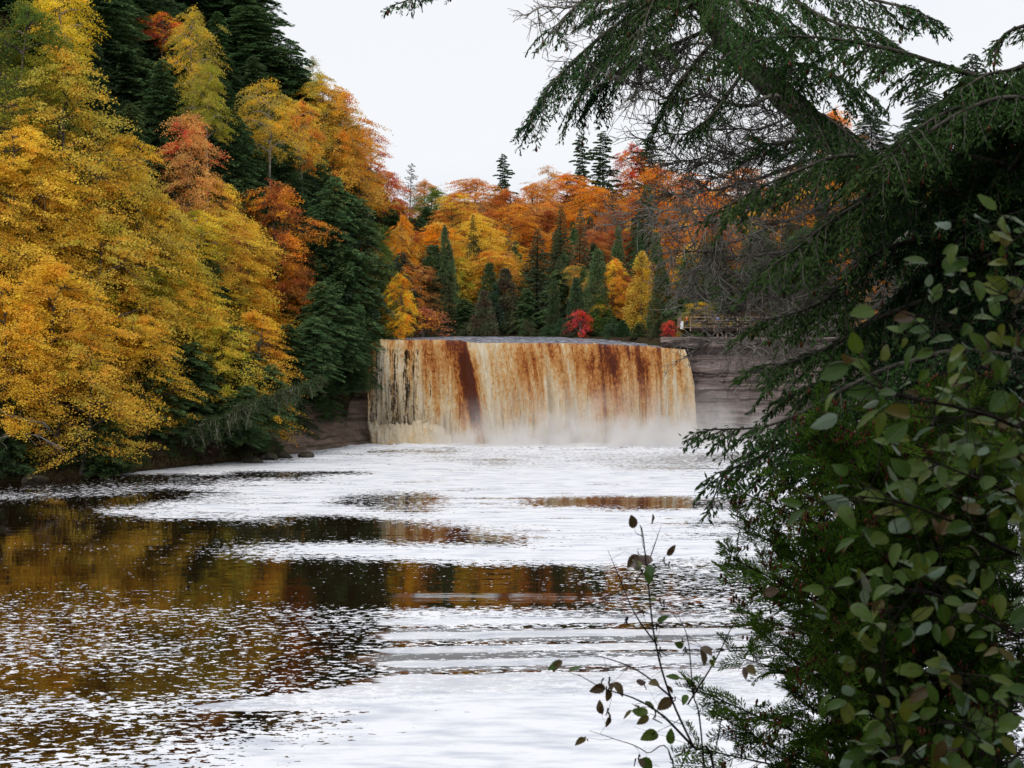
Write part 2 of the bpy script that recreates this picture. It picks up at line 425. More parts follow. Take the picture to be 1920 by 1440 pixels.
# ------------------------------------------------------------------ rivers
FOAM_ROWS = [  # photograph row: [(column, cover) ...]
    (826, [(0, 0), (690, .95), (1400, .95)]),
    (840, [(0, .3), (560, .35), (620, .9), (700, .9), (900, .85), (1400, .75)]),
    (846, [(0, .3), (560, .5), (700, .85), (720, .45), (860, .5), (900, .85), (1400, .8)]),
    (853, [(0, .3), (500, .4), (600, .9), (900, .8), (1200, .75), (1280, .5), (1400, .45)]),
    (861, [(0, .3), (480, .4), (600, .75), (760, .95), (960, .55), (1060, .85), (1300, .4), (1400, .4)]),
    (870, [(0, .3), (380, .5), (420, .97), (700, .97), (860, .95), (940, .55), (1080, .9), (1180, .6), (1300, .55), (1400, .8)]),
    (880, [(0, .3), (260, .3), (300, .97), (620, .97), (700, .95), (1100, .9), (1260, .6), (1400, .8)]),
    (886, [(0, .1), (150, .2), (220, .9), (380, .93), (420, .3), (640, .3), (700, .85), (800, .97), (1400, .97)]),
    (893, [(0, .03), (200, .2), (300, .25), (560, .35), (620, .92), (1400, .97)]),
    (903, [(0, .03), (250, .2), (380, .45), (500, .85), (700, .9), (760, .8), (860, .9), (1400, .97)]),
    (915, [(0, .15), (150, .4), (300, .5), (450, .8), (600, .97), (1400, .97)]),
    (927, [(0, .4), (150, .5), (250, .45), (330, .15), (400, .55), (500, .93), (650, .93), (690, .7), (800, .45), (860, .95), (1400, .95)]),
    (936, [(0, .5), (130, .25), (220, .03), (320, .12), (400, .7), (600, .95), (700, .3), (810, .28), (870, .95), (960, .7), (1060, .2), (1240, .12), (1340, .55), (1500, .55)]),
    (944, [(0, .2), (120, .1), (250, .1), (300, .5), (370, .75), (600, .95), (660, .4), (790, .4), (860, .9), (960, .93), (1040, .1), (1260, .05), (1340, .4), (1500, .6)]),
    (953, [(0, .06), (150, .05), (250, .6), (350, .85), (640, .95), (690, .45), (760, .35), (850, .9), (1080, .9), (1180, .35), (1260, .3), (1400, .4), (1500, .9)]),
    (962, [(0, .03), (180, .1), (220, .85), (420, .85), (620, .93), (680, .95), (780, .8), (860, .93), (1400, .97)]),
    (972, [(0, .03), (240, .15), (320, .75), (500, .75), (560, .25), (640, .3), (760, .85), (900, .95), (1400, .97)]),
    (981, [(0, .02), (400, .15), (440, .35), (530, .45), (600, .08), (740, .1), (880, .85), (1240, .9), (1400, .5)]),
    (992, [(0, .02), (500, .02), (740, .06), (900, .4), (960, .75), (1100, .93), (1400, .9)]),
    (1005, [(0, .02), (500, .05), (760, .12), (950, .3), (1040, .8), (1100, .97), (1400, .6)]),
    (1015, [(0, .03), (380, .12), (480, .3), (650, .35), (860, .4), (1000, .5), (1060, .95), (1400, .97)]),
    (1026, [(0, .16), (250, .2), (400, .25), (480, .6), (560, .85), (900, .9), (1000, .9), (1400, .97)]),
    (1040, [(0, .02), (350, .08), (430, .45), (520, .75), (700, .93), (1000, .97), (1400, .95)]),
    (1052, [(0, .02), (380, .12), (500, .35), (640, .4), (760, .6), (900, .8), (1080, .9), (1400, .65)]),
    (1064, [(0, .02), (500, .04), (700, .08), (900, .14), (1060, .15), (1120, .45), (1400, .55)]),
    (1090, [(0, .02), (600, .03), (760, .12), (1050, .14), (1100, .3), (1250, .5), (1400, .6)]),
    (1112, [(0, .2), (100, .3), (250, .2), (420, .1), (700, .03), (1040, .08), (1120, .3), (1250, .48), (1400, .55)]),
    (1130, [(0, .36), (200, .28), (420, .2), (560, .1), (700, .05), (1000, .12), (1120, .4), (1400, .6)]),
    (1146, [(0, .35), (300, .33), (560, .4), (700, .55), (800, .7), (950, .65), (1100, .5), (1400, .6)]),
    (1165, [(0, .4), (300, .38), (560, .4), (700, .55), (800, .8), (1000, .75), (1100, .5), (1400, .5)]),
    (1186, [(0, .42), (300, .35), (560, .38), (700, .4), (800, .3), (1000, .3), (1200, .25), (1400, .35)]),
    (1205, [(0, .45), (300, .36), (560, .38), (700, .35), (800, .5), (1000, .5), (1200, .45), (1400, .5)]),
    (1228, [(0, .48), (300, .4), (560, .3), (700, .35), (800, .4), (1000, .45), (1200, .5), (1400, .6)]),
    (1260, [(0, .42), (300, .4), (480, .35), (700, .4), (800, .35), (1000, .45), (1200, .55), (1400, .6)]),
    (1286, [(0, .1), (200, .08), (350, .3), (520, .45), (700, .45), (850, .3), (1000, .5), (1200, .5), (1400, .6)]),
    (1304, [(0, .45), (200, .4), (350, .5), (600, .55), (700, .8), (850, .88), (1000, .9), (1200, .88), (1400, .7)]),
    (1324, [(0, .6), (200, .6), (420, .55), (600, .8), (800, .9), (1000, .95), (1200, .9), (1400, .9)]),
    (1348, [(0, .6), (200, .55), (340, .3), (500, .4), (620, .7), (700, .93), (1000, .97), (1400, .97)]),
    (1376, [(0, .25), (150, .25), (260, .5), (420, .6), (560, .75), (700, .93), (1000, .98), (1400, .97)]),
    (1404, [(0, .4), (150, .5), (300, .6), (420, .7), (500, .85), (700, .95), (1000, .99), (1400, .99)]),
    (1440, [(0, .65), (200, .75), (400, .93), (600, .97), (1000, 1), (1400, 1)]),
    (1700, [(0, .5), (700, .7), (1400, .7)]),
]
def foam_cover(px, py):
    rows = np.array([r[0] for r in FOAM_ROWS], float)
    xs = np.linspace(-400, 2300, 271)
    tab = np.array([np.interp(xs, [c for c, _ in r[1]], [q for _, q in r[1]]) for r in FOAM_ROWS])
    py = np.clip(py, rows[0], rows[-1] - 1e-3); px = np.clip(px, xs[0], xs[-1] - 1e-3)
    j = np.searchsorted(rows, py, side='right') - 1; j = np.clip(j, 0, len(rows) - 2)
    t = (py - rows[j]) / (rows[j + 1] - rows[j])
    u = (px - xs[0]) / (xs[1] - xs[0]); i = u.astype(int); fu = u - i
    g = lambda jj: tab[jj, i] * (1 - fu) + tab[jj, i + 1] * fu
    return g(j) * (1 - t) + g(j + 1) * t

def water_material():
    nt = NT('tannin_river_with_foam')
    pos = nt.coords((1, 1, 1))
    fo = nt.attr('foam').outputs['Fac']
    stk = nt.noise(nt.coords((0.07, 0.55, 1)), 1.0, 5.0, 0.62, 0.6)
    stk2 = nt.noise(nt.coords((0.16, 1.3, 1)), 1.0, 3.0, 0.6, 0.4)
    stk = nt.maprange(nt.math('ADD', nt.math('MULTIPLY', stk, 0.55), nt.math('MULTIPLY', stk2, 0.45)), 0.53, 0.64)
    far = nt.n('ShaderNodeSeparateXYZ'); nt.l(pos, far.inputs[0])
    stk = nt.math('MULTIPLY', stk, nt.maprange(far.outputs[1], 75.0, 120.0, 0.12, 1.0))
    fo = nt.math('SUBTRACT', fo, nt.math('MULTIPLY', stk, 0.42))
    # irregular edges of the foam rafts
    big = nt.noise(nt.coords((0.35, 0.5, 1)), 0.55, 4.0, 0.6, 0.5)
    c = nt.math('ADD', fo, nt.math('MULTIPLY', nt.math('SUBTRACT', big, 0.5), nt.math('ADD', 0.12, nt.math('MULTIPLY', nt.math('MULTIPLY', fo, nt.math('SUBTRACT', 1.0, fo)), 2.0))))
    fl = nt.noise(nt.coords((0.55, 1.0, 1)), 3.0, 2.5, 0.55, 0.3)
    fl2 = nt.noise(nt.coords((0.7, 1.0, 1)), 8.0, 1.0, 0.5, 0.0)
    fl = nt.math('ADD', nt.math('MULTIPLY', fl, 0.72), nt.math('MULTIPLY', fl2, 0.28))
    thr = nt.math('SUBTRACT', 0.685, nt.math('MULTIPLY', c, 0.325))
    thr = nt.math('SUBTRACT', thr, nt.math('MULTIPLY', nt.maprange(c, 0.8, 1.0), 0.12))
    mask = nt.maprange(fl, nt.math('SUBTRACT', thr, 0.008), nt.math('ADD', thr, 0.012))
    sheen_film = nt.attr('sheen_film').outputs['Fac']  # pale bands in thin-foam colour, painted to brighten the sky reflection
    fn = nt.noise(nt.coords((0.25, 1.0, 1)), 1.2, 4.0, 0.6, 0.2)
    sheen_film = nt.math('MULTIPLY', nt.maprange(nt.math('ADD', sheen_film, nt.math('MULTIPLY', nt.math('SUBTRACT', fn, 0.5), 0.9)), 0.45, 0.6), 0.78)
    mask = nt.math('MAXIMUM', mask, sheen_film)
    # ripples
    r1 = nt.noise(nt.coords((0.22, 0.9, 1)), 0.8, 3.0, 0.5, 0.3)
    r2 = nt.noise(nt.coords((0.10, 0.35, 1)), 0.5, 2.0, 0.5, 0.0)
    sw = nt.attr('swell').outputs['Fac']
    h = nt.math('ADD', nt.math('ADD', nt.math('MULTIPLY', r1, 0.06), nt.math('MULTIPLY', r2, 0.14)), nt.math('MULTIPLY', sw, 1.0))
    bn = nt.bump(h, 0.55, 0.34)
    w = nt.n('ShaderNodeBsdfPrincipled'); w.inputs['Base Color'].default_value = (0.012, 0.006, 0.003, 1)
    w.inputs['Roughness'].default_value = 0.03; w.inputs['IOR'].default_value = 1.40
    nt.l(bn, w.inputs['Normal'])
    fh = nt.noise(nt.coords((0.7, 1, 1)), 7.0, 3.0, 0.6)
    fcol = nt.ramp(nt.noise(nt.coords((0.3, 1, 1)), 0.9, 4.0, 0.6), [(0.32, (0.60, 0.63, 0.70)), (0.55, (0.90, 0.905, 0.93))])
    f = principled(nt, fcol, 0.75, 0.25, nt.bump(fh, 0.5, 0.06))
    mx = nt.n('ShaderNodeMixShader'); nt.l(mask, mx.inputs[0]); nt.l(w.outputs[0], mx.inputs[1]); nt.l(f, mx.inputs[2])
    return nt.done(mx.outputs[0])

def build_rivers():
    # lower river
    ys = np.concatenate([np.arange(14, 60, 2.0), np.arange(60, 160, 0.8), np.arange(160, 209.5, 0.45)])
    xs = np.concatenate([np.arange(-90, -40, 2.0), np.arange(-40, 45, 0.55), np.arange(45, 76, 2.0)])
    X, Y = np.meshgrid(xs, ys)
    px, py = to_px(X, Y, 0 * X)
    wob = (fbm(X * 0.06, Y * 0.05 + 9, 3) - 0.5)
    F = foam_cover(px + 90 * wob, py + 5 * (fbm(X * 0.04 + 5, Y * 0.03, 3) - 0.5) * (py - 700) / 200)
    # long low swells running across in the middle distance, and the wave rings below the falls
    sw = 0.22 * np.sin(Y * 1.15 + 0.04 * X + 2 * fbm(X * 0.03, Y * 0.05)) * np.exp(-((Y - 74) / 10) ** 2) * sstep(-12, -2, X) * sstep(26, 14, X)
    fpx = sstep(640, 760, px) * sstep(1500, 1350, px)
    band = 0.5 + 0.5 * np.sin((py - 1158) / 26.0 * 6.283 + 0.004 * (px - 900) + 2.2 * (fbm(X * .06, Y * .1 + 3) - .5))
    sheen_film = fpx * band * sstep(1150, 1165, py) * sstep(1300, 1270, py)  # stripes where the bright sky reflection is painted in as thin foam
    sheen_film = np.maximum(sheen_film, sstep(620, 720, px + 8 * (py - 1285)) * sstep(1255, 1280, py) * sstep(1345, 1320, py))
    Z = 0.10 * (fbm(X * 0.5, Y * 0.9) - 0.5) * sstep(180, 203, Y) * 6.0
    Z = np.maximum(Z, -0.2)
    v = np.stack([X, Y, Z], -1).reshape(-1, 3)
    ny, nx = X.shape
    i = (np.arange(ny - 1)[:, None] * nx + np.arange(nx - 1)[None, :])
    f = np.stack([i, i + 1, i + 1 + nx, i + nx], -1).reshape(-1, 4)
    o = link('river', mesh_np('river', v, f, {'foam': F.ravel(), 'swell': sw.ravel(), 'sheen_film': sheen_film.ravel()}, smooth=True), water_material())
    tag(o, kind='structure')
    # upper river, just behind the lip
    nt = NT('upper_river')
    co = nt.coords((0.5, 1, 1)); n = nt.noise(co, 1.6, 5.0, 0.7)
    c = nt.ramp(n, [(0.42, (0.05, 0.045, 0.06)), (0.58, (0.5, 0.52, 0.60))])
    mat = nt.done(principled(nt, c, 0.25, 0.5, nt.bump(n, 1.0, 0.5)))
    xs = np.linspace(-30, 30, 150); ys = np.linspace(0, 1, 90)
    X, T = np.meshgrid(xs, ys)
    y0 = lip_y(X); Yv = y0 + T * (252 - y0)
    Zv = lip_z(X) + 0.0 + (15.05 - lip_z(X)) * sstep(0, 1, T) + 0.28 * (fbm(X * 0.6, Yv * 0.5) - 0.5) * sstep(0, .1, T)
    v = np.stack([X, Yv, Zv], -1).reshape(-1, 3)
    keep = poly_dist(UPPER, X, Yv).reshape(-1) < 2.5
    ny, nx = X.shape
    i = (np.arange(ny - 1)[:, None] * nx + np.arange(nx - 1)[None, :])
    f = np.stack([i, i + 1, i + 1 + nx, i + nx], -1).reshape(-1, 4)
    f = f[keep[f].all(1)]
    o = link('upper_river', mesh_np('upper_river', v, f, smooth=True), mat)
    tag(o, kind='structure')

# ------------------------------------------------------------------ waterfall
def lip_y(x):
    return np.interp(x, [-22, -10, -7.5, -6, -3, 8, 15, 22, 27], [208.2, 208.2, 207.8, 205.6, 205.4, 206, 206.4, 207.4, 208.6])
def lip_z(x):
    return np.interp(x, [-22, -10, -7.5, -5.5, -3, 8, 15, 20, 25.5], [14.75, 14.75, 14.7, 14.3, 14.35, 14.3, 14.1, 13.8, 13.35])

def build_falls():
    root = empty('waterfall', (2, 206, 0))
    tag(root, 'wide amber and cream waterfall pouring over the straight rock ledge', 'waterfall')
    U = np.linspace(0, 1, 900); V = np.linspace(0, 1, 240)
    u, v = np.meshgrid(U, V)
    x0 = -20.9 + u * 46.3
    H = lip_z(x0)
    x0j = x0 + 0.0 * u
    # rounded crest then free fall
    crest = 0.07
    a = np.clip(v / crest, 0, 1); b = np.clip((v - crest) / (1 - crest), 0, 1)
    drop = 0.35 * a ** 2 + b * (H + 0.2 - 0.35)
    thin = sstep(-12, -19, x0)
    fwd = 0.9 * a + (1.5 + 0.8 * (1 - thin)) * np.sqrt(b + 0.01)
    fwd += np.where(v < 1e-9, -0.4, 0)
    streak = fbm(x0 * 1.1, v * 0.9 + 3, 4); fine = fbm(x0 * 3.2, v * 5 + 3, 3)
    fold = np.exp(-((x0 + 6.2 - 1.8 * b) / 1.5) ** 2)
    streak = fbm((x0 - np.interp(x0, [-20, -8, -4, 10, 25], [0, .3, 2.2, 1.2, .2]) * b ** .7) * 1.1, v * 0.9 + 3, 4)
    fwd = fwd + (streak - 0.5) * (0.6 + 4.4 * b) + (fine - 0.5) * 1.3 * b + 1.1 * fold * sstep(0, .1, b)
    edge = sstep(23.0, 25.4, x0)
    X = x0 + 1.9 * edge * np.sqrt(b) + 0.5 * fold * b + 0.25 * (fbm(x0 * .5, v * 6) - .5) * b
    Y = lip_y(x0) - fwd + 1.3 * edge * b
    Z = H - drop + (0.5 * (fbm(x0 * 0.8, x0 * 0 + 8, 4) - .5) + 0.5 * (fbm(x0 * 3.1, x0 * 0 + 5, 3) - .5)) * sstep(0, .04, v) + 0.12 * (fbm(x0 * 2, v * 30) - .5) * b
    # how white and broken the water is: 0 deep red-brown sheet, 1 cream spray
    px = 960 + X * FPX / 205
    base = np.interp(px, [690, 790, 808, 842, 846, 872, 882, 905, 935, 960, 1010, 1050, 1095, 1110, 1190, 1215, 1235, 1255, 1300],
                         [.80, .80, .50, .42, .14, .14, 1.0, 1.05, .92, .60, .66, .70, .58, .42, .38, .38, .46, .80, .90])
    skew = np.interp(px - 42 * b ** 0.8, [843, 852, 860, 867, 875], [0, 1, 1, 1, 0])
    plume = np.interp(px - 40 * b, [868, 880, 900, 925 , 945], [0, 1, 1, .7, 0])
    grad = sstep(0.03, 1.0, b) ** 0.8
    w = base * 0.75 + 0.72 * grad * (1 - 0.3 * base)
    w = np.maximum(w, plume * (0.95 + .1 * b))
    w = w * (1 - skew * (0.95 - 0.35 * sstep(.55, .95, b)))
    sl = np.interp(px, [690, 850, 900, 1080, 1200, 1300], [0, .3, 2.2, 1.5, .5, .2])
    lines = fbm((x0 - sl * b ** 0.7) * 1.5, v * 1.3 + 40, 4)
    big = fbm((x0 - 1.6 * sl * b ** .8) * 0.42 + 60, v * .5 + 11, 3)
    w = w + (big - 0.5) * 1.1 * sstep(0, .2, b) + 0.45 * sstep(.72, 1, b)
    w = w + (lines - 0.5) * 1.0 * (1 - 0.35 * b) * (1 - .5 * skew)
    op = 1 - (0.46 * sstep(-6.5, -10, x0) + 0.20 * sstep(-10.5, -15, x0)) * sstep(0.0, 0.08, b) * (0.95 + .5 * (fbm(x0 * 1.3, x0 * 0 + 2, 3) - .5))
    op = op * sstep(25.45, 24.9 , x0 + 0.8 * (fine - 0.5) + 0.5 * b * (streak - .5))
    P = np.stack([X, Y, Z], -1).reshape(-1, 3)
    ny, nx = X.shape
    i = (np.arange(ny - 1)[:, None] * nx + np.arange(nx - 1)[None, :])
    f = np.stack([i, i + 1, i + 1 + nx, i + nx], -1).reshape(-1, 4)
    uvw = np.stack([X, Z + 0.0 * X, 0 * X], -1).reshape(-1, 3)
    nt = NT('falling_amber_water')
    co = nt.attr('flow').outputs['Vector']
    def mp(s):
        m_ = nt.n('ShaderNodeMapping'); nt.l(co, m_.inputs[0]); m_.inputs['Scale'].default_value = s; return m_.outputs[0]
    n1 = nt.noise(mp((2.0, 0.6, 1)), 1.0, 5.0, 0.65, 0.5); n2 = nt.noise(mp((3.4, 1.9, 1)), 1.0, 5.0, 0.72, 0.8)
    n3 = nt.noise(mp((9.0, 5.0, 1)), 1.0, 2.0, 0.6)
    wf = nt.attr('white').outputs['Fac']
    h = nt.math('ADD', nt.math('MULTIPLY', nt.math('SUBTRACT', n1, 0.5), 0.9), nt.math('MULTIPLY', nt.math('SUBTRACT', n2, 0.5), 1.7))
    h = nt.math('ADD', h, nt.math('MULTIPLY', nt.math('SUBTRACT', n3, 0.5), 0.5))
    fac = nt.math('ADD', wf, nt.math('MULTIPLY', h, 0.85), True)
    c = nt.ramp(fac, [(0.02, (0.12, 0.022, 0.006)), (0.2, (0.36, 0.085, 0.012)), (0.4, (0.66, 0.26, 0.055)), (0.6, (0.82, 0.45, 0.16)), (0.8, (0.90, 0.64, 0.33)), (1.0, (0.95, 0.82, 0.60))])
    b_ = nt.bump(nt.math('ADD', n1, n2), 0.9, 0.5)
    p = principled(nt, c, 0.45, 0.4, b_)
    tl = nt.n('ShaderNodeBsdfTranslucent'); nt.l(c, tl.inputs[0])
    m1 = nt.n('ShaderNodeMixShader'); m1.inputs[0].default_value = 0.2; nt.l(p, m1.inputs[1]); nt.l(tl.outputs[0], m1.inputs[2])
    opa = nt.attr('cover').outputs['Fac']
    g1 = nt.noise(mp((4.6, 0.34, 1)), 1.0, 4.0, 0.6, 0.3)
    gap = nt.math('ADD', nt.math('MULTIPLY', g1, 0.6), nt.math('MULTIPLY', n2, 0.4))
    lo = nt.math('SUBTRACT', 0.72, nt.math('MULTIPLY', opa, 0.72))
    al = nt.maprange(gap, nt.math('SUBTRACT', lo, 0.06), nt.math('ADD', lo, 0.08))
    tr = nt.n('ShaderNodeBsdfTransparent')
    m2 = nt.n('ShaderNodeMixShader'); nt.l(al, m2.inputs[0]); nt.l(tr.outputs[0], m2.inputs[1]); nt.l(m1.outputs[0], m2.inputs[2])
    mat = nt.done(m2.outputs[0])
    me = mesh_np('water_curtain', P - np.array([2, 206, 0]), f, {'white': w.ravel(), 'cover': op.ravel(), 'flow': uvw}, smooth=True)
    link('water_curtain', me, mat, root)
    # cascade bouncing off the low ledge at the left foot
    U = np.linspace(0, 1, 260); V = np.linspace(0, 1, 70)
    u, v = np.meshgrid(U, V)
    x = -20.6 + 12.2 * u
    arch = np.sin(np.clip(v, 0, 1) * math.pi * 0.62 + 0.35)
    top = 2.9 + .5 * sstep(.12, 0, u) - 1.3 * sstep(0.7, 1, u) + 1.8 * (fbm(x * 1.5, 0 * x + 3, 4) - .5)
    Z = top * (1 - v ** 1.9) - 0.1
    Y = 205.2 - 2.6 * np.sqrt(v) - 0.3 + (fbm(x * 1.3, v * 2.2, 4) - .5) * 1.6
    X = x - 0.35 * (1 - v) * (1 - u) + 0.25 * v
    P = np.stack([X, Y, Z], -1).reshape(-1, 3)
    ny, nx = X.shape
    i = (np.arange(ny - 1)[:, None] * nx + np.arange(nx - 1)[None, :])
    f = np.stack([i, i + 1, i + 1 + nx, i + nx], -1).reshape(-1, 4)
    cov = 0.95 * sstep(0, .05, u) * sstep(1, .9, u) * sstep(0, .12, v) + 0.02
    wh = 0.98 + 0.2 * (1 - v) + (fbm(x * 1.2, v * 2, 3) - .5) * .5
    me = mesh_np('cascade', P - np.array([2, 206, 0]), f, {'white': wh.ravel(), 'cover': (cov + .1).ravel(), 'flow': np.stack([X, Z * 1.4, 0 * X], -1).reshape(-1, 3)}, smooth=True)
    o = link('cascade', me, mat, root); o['label'] = 'low creamy cascade bouncing off the ledge at the left foot'
    # rock ledge under the cascade
    # mist
    import bmesh
    bm = bmesh.new(); bmesh.ops.create_icosphere(bm, subdivisions=4, radius=1)
    for q in bm.verts:
        q.co = Vector((q.co.x * 29, q.co.y * 7.0, max(q.co.z, -0.02) * 11.5))
    me = bpy.data.meshes.new('mist'); bm.to_mesh(me); bm.free()
    nt = NT('spray_mist')
    tc = nt.n('ShaderNodeTexCoord')
    sp = nt.n('ShaderNodeSeparateXYZ'); nt.l(tc.outputs['Object'], sp.inputs[0])
    X_, Y_, Z_ = sp.outputs
    rx = nt.math('POWER', nt.math('DIVIDE', X_, 28.0), 2.0); ry = nt.math('POWER', nt.math('DIVIDE', Y_, 6.8), 2.0); rz = nt.math('POWER', nt.math('DIVIDE', Z_, 11.0), 2.0)
    r = nt.math('ADD', nt.math('ADD', rx, ry), rz)
    shell = nt.math('SUBTRACT', 1.0, r, True)
    fall = nt.math('EXPONENT', nt.math('MULTIPLY', Z_, -0.40))
    nz = nt.maprange(nt.noise(tc.outputs['Object'], 0.30, 4.0, 0.6), 0.38, 0.64, 0.12, 1.7)
    de = nt.math('MULTIPLY', nt.math('MULTIPLY', shell, fall), nt.math('MULTIPLY', nz, 0.80))
    pv = nt.n('ShaderNodeVolumePrincipled'); pv.inputs['Color'].default_value = (1.0, 0.985, 0.97, 1); pv.inputs['Anisotropy'].default_value = 0.0
    nt.l(de, pv.inputs['Density'])
    nt.t.links.new(pv.outputs[0], nt.out.inputs['Volume'])
    o = link('mist', me, nt.m); o.location = (14, 201, 0.02)
    tag(o, 'pale pinkish spray mist hanging over the foot of the waterfall', 'mist', kind='stuff')
# ------------------------------------------------------------------ tree prototypes (unit-ish sizes, metres)
def ldirs(rng, n, up=0.5):
    nrm = unit(rng.normal(size=(n, 3)) + np.array([0, 0, up]))
    a = unit(np.cross(nrm, rng.normal(size=(n, 3))))
    b = np.cross(nrm, a)
    return a, b

def deciduous(seed, H=20.0, R=5.0, base=0.10, nclump=150, per=95, leaf=0.27, flat=0.42, droop=0.35, gap=0.0, ragged=0.25, top=0.62, lobes=15):
    rng = np.random.default_rng(seed)
    rb = Ribbons(); tb = Tubes()
    lean = rng.normal(size=2) * 0.5
    nT = 9
    tz = np.linspace(0, 0.88 * H, nT)
    tr = np.stack([lean[0] * (tz / H) + 0.25 * np.sin(tz * 0.4 + seed), lean[1] * (tz / H) + 0.25 * np.cos(tz * 0.35 + seed), tz], -1)
    tb.add(tr, 0.26, 0.04, 6)
    hb = base * H; hc = H - hb
    L = []
    for i in range(lobes):
        t = (i + rng.uniform(.2, .8)) / lobes
        prof = math.sin(math.pi * (0.16 + 0.80 * t) ** (0.75 if base < .15 else 1.0)) ** 0.7
        az = i * 2.399963 + rng.normal() * 0.35
        r = R * prof * rng.uniform(.48, .74)
        if i == lobes - 1: r *= .2
        z = hb + hc * (0.08 + 0.78 * t)
        s_ = R * rng.uniform(.26, .50) * (0.6 + 0.5 * prof)
        L.append((np.array([r * math.cos(az), r * math.sin(az), z]), s_, az, rng.random()))
    per_l = nclump // lobes
    for (c0, s_, az, lv) in L:
        k = np.interp(max(c0[2] - 0.5 * np.hypot(c0[0], c0[1]), 0.1 * H), tz, np.arange(nT)); ki = int(min(k, nT - 2)); f = k - ki
        o = tr[ki] * (1 - f) + tr[ki + 1] * f
        mid = (o + c0) / 2 + np.array([0, 0, 0.1 * s_])
        tb.add(smooth_path([o, mid, c0], 6), 0.13, 0.05, 4)
        for j in range(per_l):
            d = unit(rng.normal(size=3) + np.array([math.cos(az), math.sin(az), 0.55]) * 0.75)
            rr = s_ * (1 - 0.35 * rng.random() ** 2) * (1 + ragged * rng.normal())
            c = c0 + d * rr * np.array([1.08, 1.08, 0.85])
            c[2] -= droop * 0.35 * np.hypot(c[0], c[1])
            c[2] = min(max(c[2], hb * .6 + .2), H * 1.0)
            if rng.random() < gap: continue
            if j % 2 == 0: tb.add(smooth_path([c0, (c0 + c) / 2 + rng.normal(size=3) * .12, c + (c - c0) * .25], 4), 0.045, 0.014, 3)
            a2 = math.atan2(c[1], c[0]) + rng.normal() * .4
            s = rng.uniform(0.22, 0.42) * s_ + 0.32
            n = int(per * rng.uniform(0.5, 1.4))
            q = rng.normal(size=(n, 3)); q = unit(q) * (rng.random((n, 1)) ** 0.5)
            q *= np.array([2.1, 0.8, flat * .9]) * s
            ca, sa = math.cos(a2), math.sin(a2)
            rad = q[:, 0].copy(); q[:, 2] -= droop * 0.7 * rad + 0.16 * rad * np.abs(rad)
            x = q[:, 0] * ca - q[:, 1] * sa; y = q[:, 0] * sa + q[:, 1] * ca
            p = c + np.stack([x, y, q[:, 2]], -1)
            a_, b_ = ldirs(rng, n, 0.7)
            Lf = leaf * rng.uniform(0.65, 1.3, (n, 1))
            cv = rng.random()
            rb.add(p, a_ * Lf, b_ * Lf * 0.40, np.clip(0.22 * lv + 0.28 * cv + 0.5 * rng.random(n), 0, 1))
    return tb.mesh('trunk'), rb.mesh('crown'), H, R

def conifer(seed, H=20.0, R=4.0, base=0.06, nbr=110, per=120, tip=-0.25, power=0.8, lw=0.10, ll=0.5, ragged=0.3, sparse=0.0):
    rng = np.random.default_rng(seed)
    rb = Ribbons(); tb = Tubes()
    tb.add(np.array([[0.0, 0, 0], [0.1, 0.05, H * 0.5], [0, 0, H]]), 0.26, 0.02, 6)
    for i in range(nbr):
        t = (i + rng.random()) / nbr
        z = H * (base + (1 - base) * t)
        az = i * 2.399963 + rng.normal() * 0.4
        L = R * max(0.05, (1 - t) ** power) * (1 + rng.uniform(-ragged, ragged * 0.6)) * (0.85 + .15 * min(1, t * 6)) + 0.15
        if rng.random() < sparse: L *= 0.5
        sag = tip * L * rng.uniform(0.6, 1.4)
        d = np.array([math.cos(az), math.sin(az), 0]); sd = np.array([-d[1], d[0], 0])
        n = max(14, int(per * (L / R) ** 0.9 * rng.uniform(0.75, 1.2)))
        u = rng.random(n) ** 0.7
        w = (1 - u) * 0.36 * L + 0.12
        s = rng.uniform(-1, 1, n)
        rise = 0.16 * L * np.sin(u * 2.2)
        p = np.array([0, 0, z]) + (u * L)[:, None] * d + (s * w)[:, None] * sd
        p[:, 2] += rise + sag * u ** 1.7 + rng.normal(size=n) * 0.07 * (0.5 + L * .2) - 0.15 * np.abs(s) * w
        if i % 2 == 0:
            uu = np.linspace(0, 0.92, 4)
            bp = np.array([0, 0, z]) + (uu * L)[:, None] * d; bp[:, 2] += 0.16 * L * np.sin(uu * 2.2) + sag * uu ** 1.7
            tb.add(bp, 0.04, 0.01, 3)
        dr = unit(d * (0.7 + u[:, None] * 0.5) + sd * (s[:, None] * 0.9) + np.array([0, 0, 1]) * (sag * 0.5 / max(L, .3) - 0.12 + 0.15 * rng.normal(size=(n, 1))))
        wv = unit(np.cross(dr, unit(rng.normal(size=(n, 3)) * 0.7 + np.array([0, 0, 1]))))
        ln = ll * rng.uniform(0.6, 1.25, (n, 1)) * (0.55 + 0.45 * min(1, L / 2))
        cv = rng.random()
        rb.add(p, dr * ln, wv * lw * rng.uniform(0.7, 1.3, (n, 1)), np.clip(0.3 * cv + 0.7 * rng.random(n), 0, 1))
    return tb.mesh('trunk'), rb.mesh('crown'), H, R

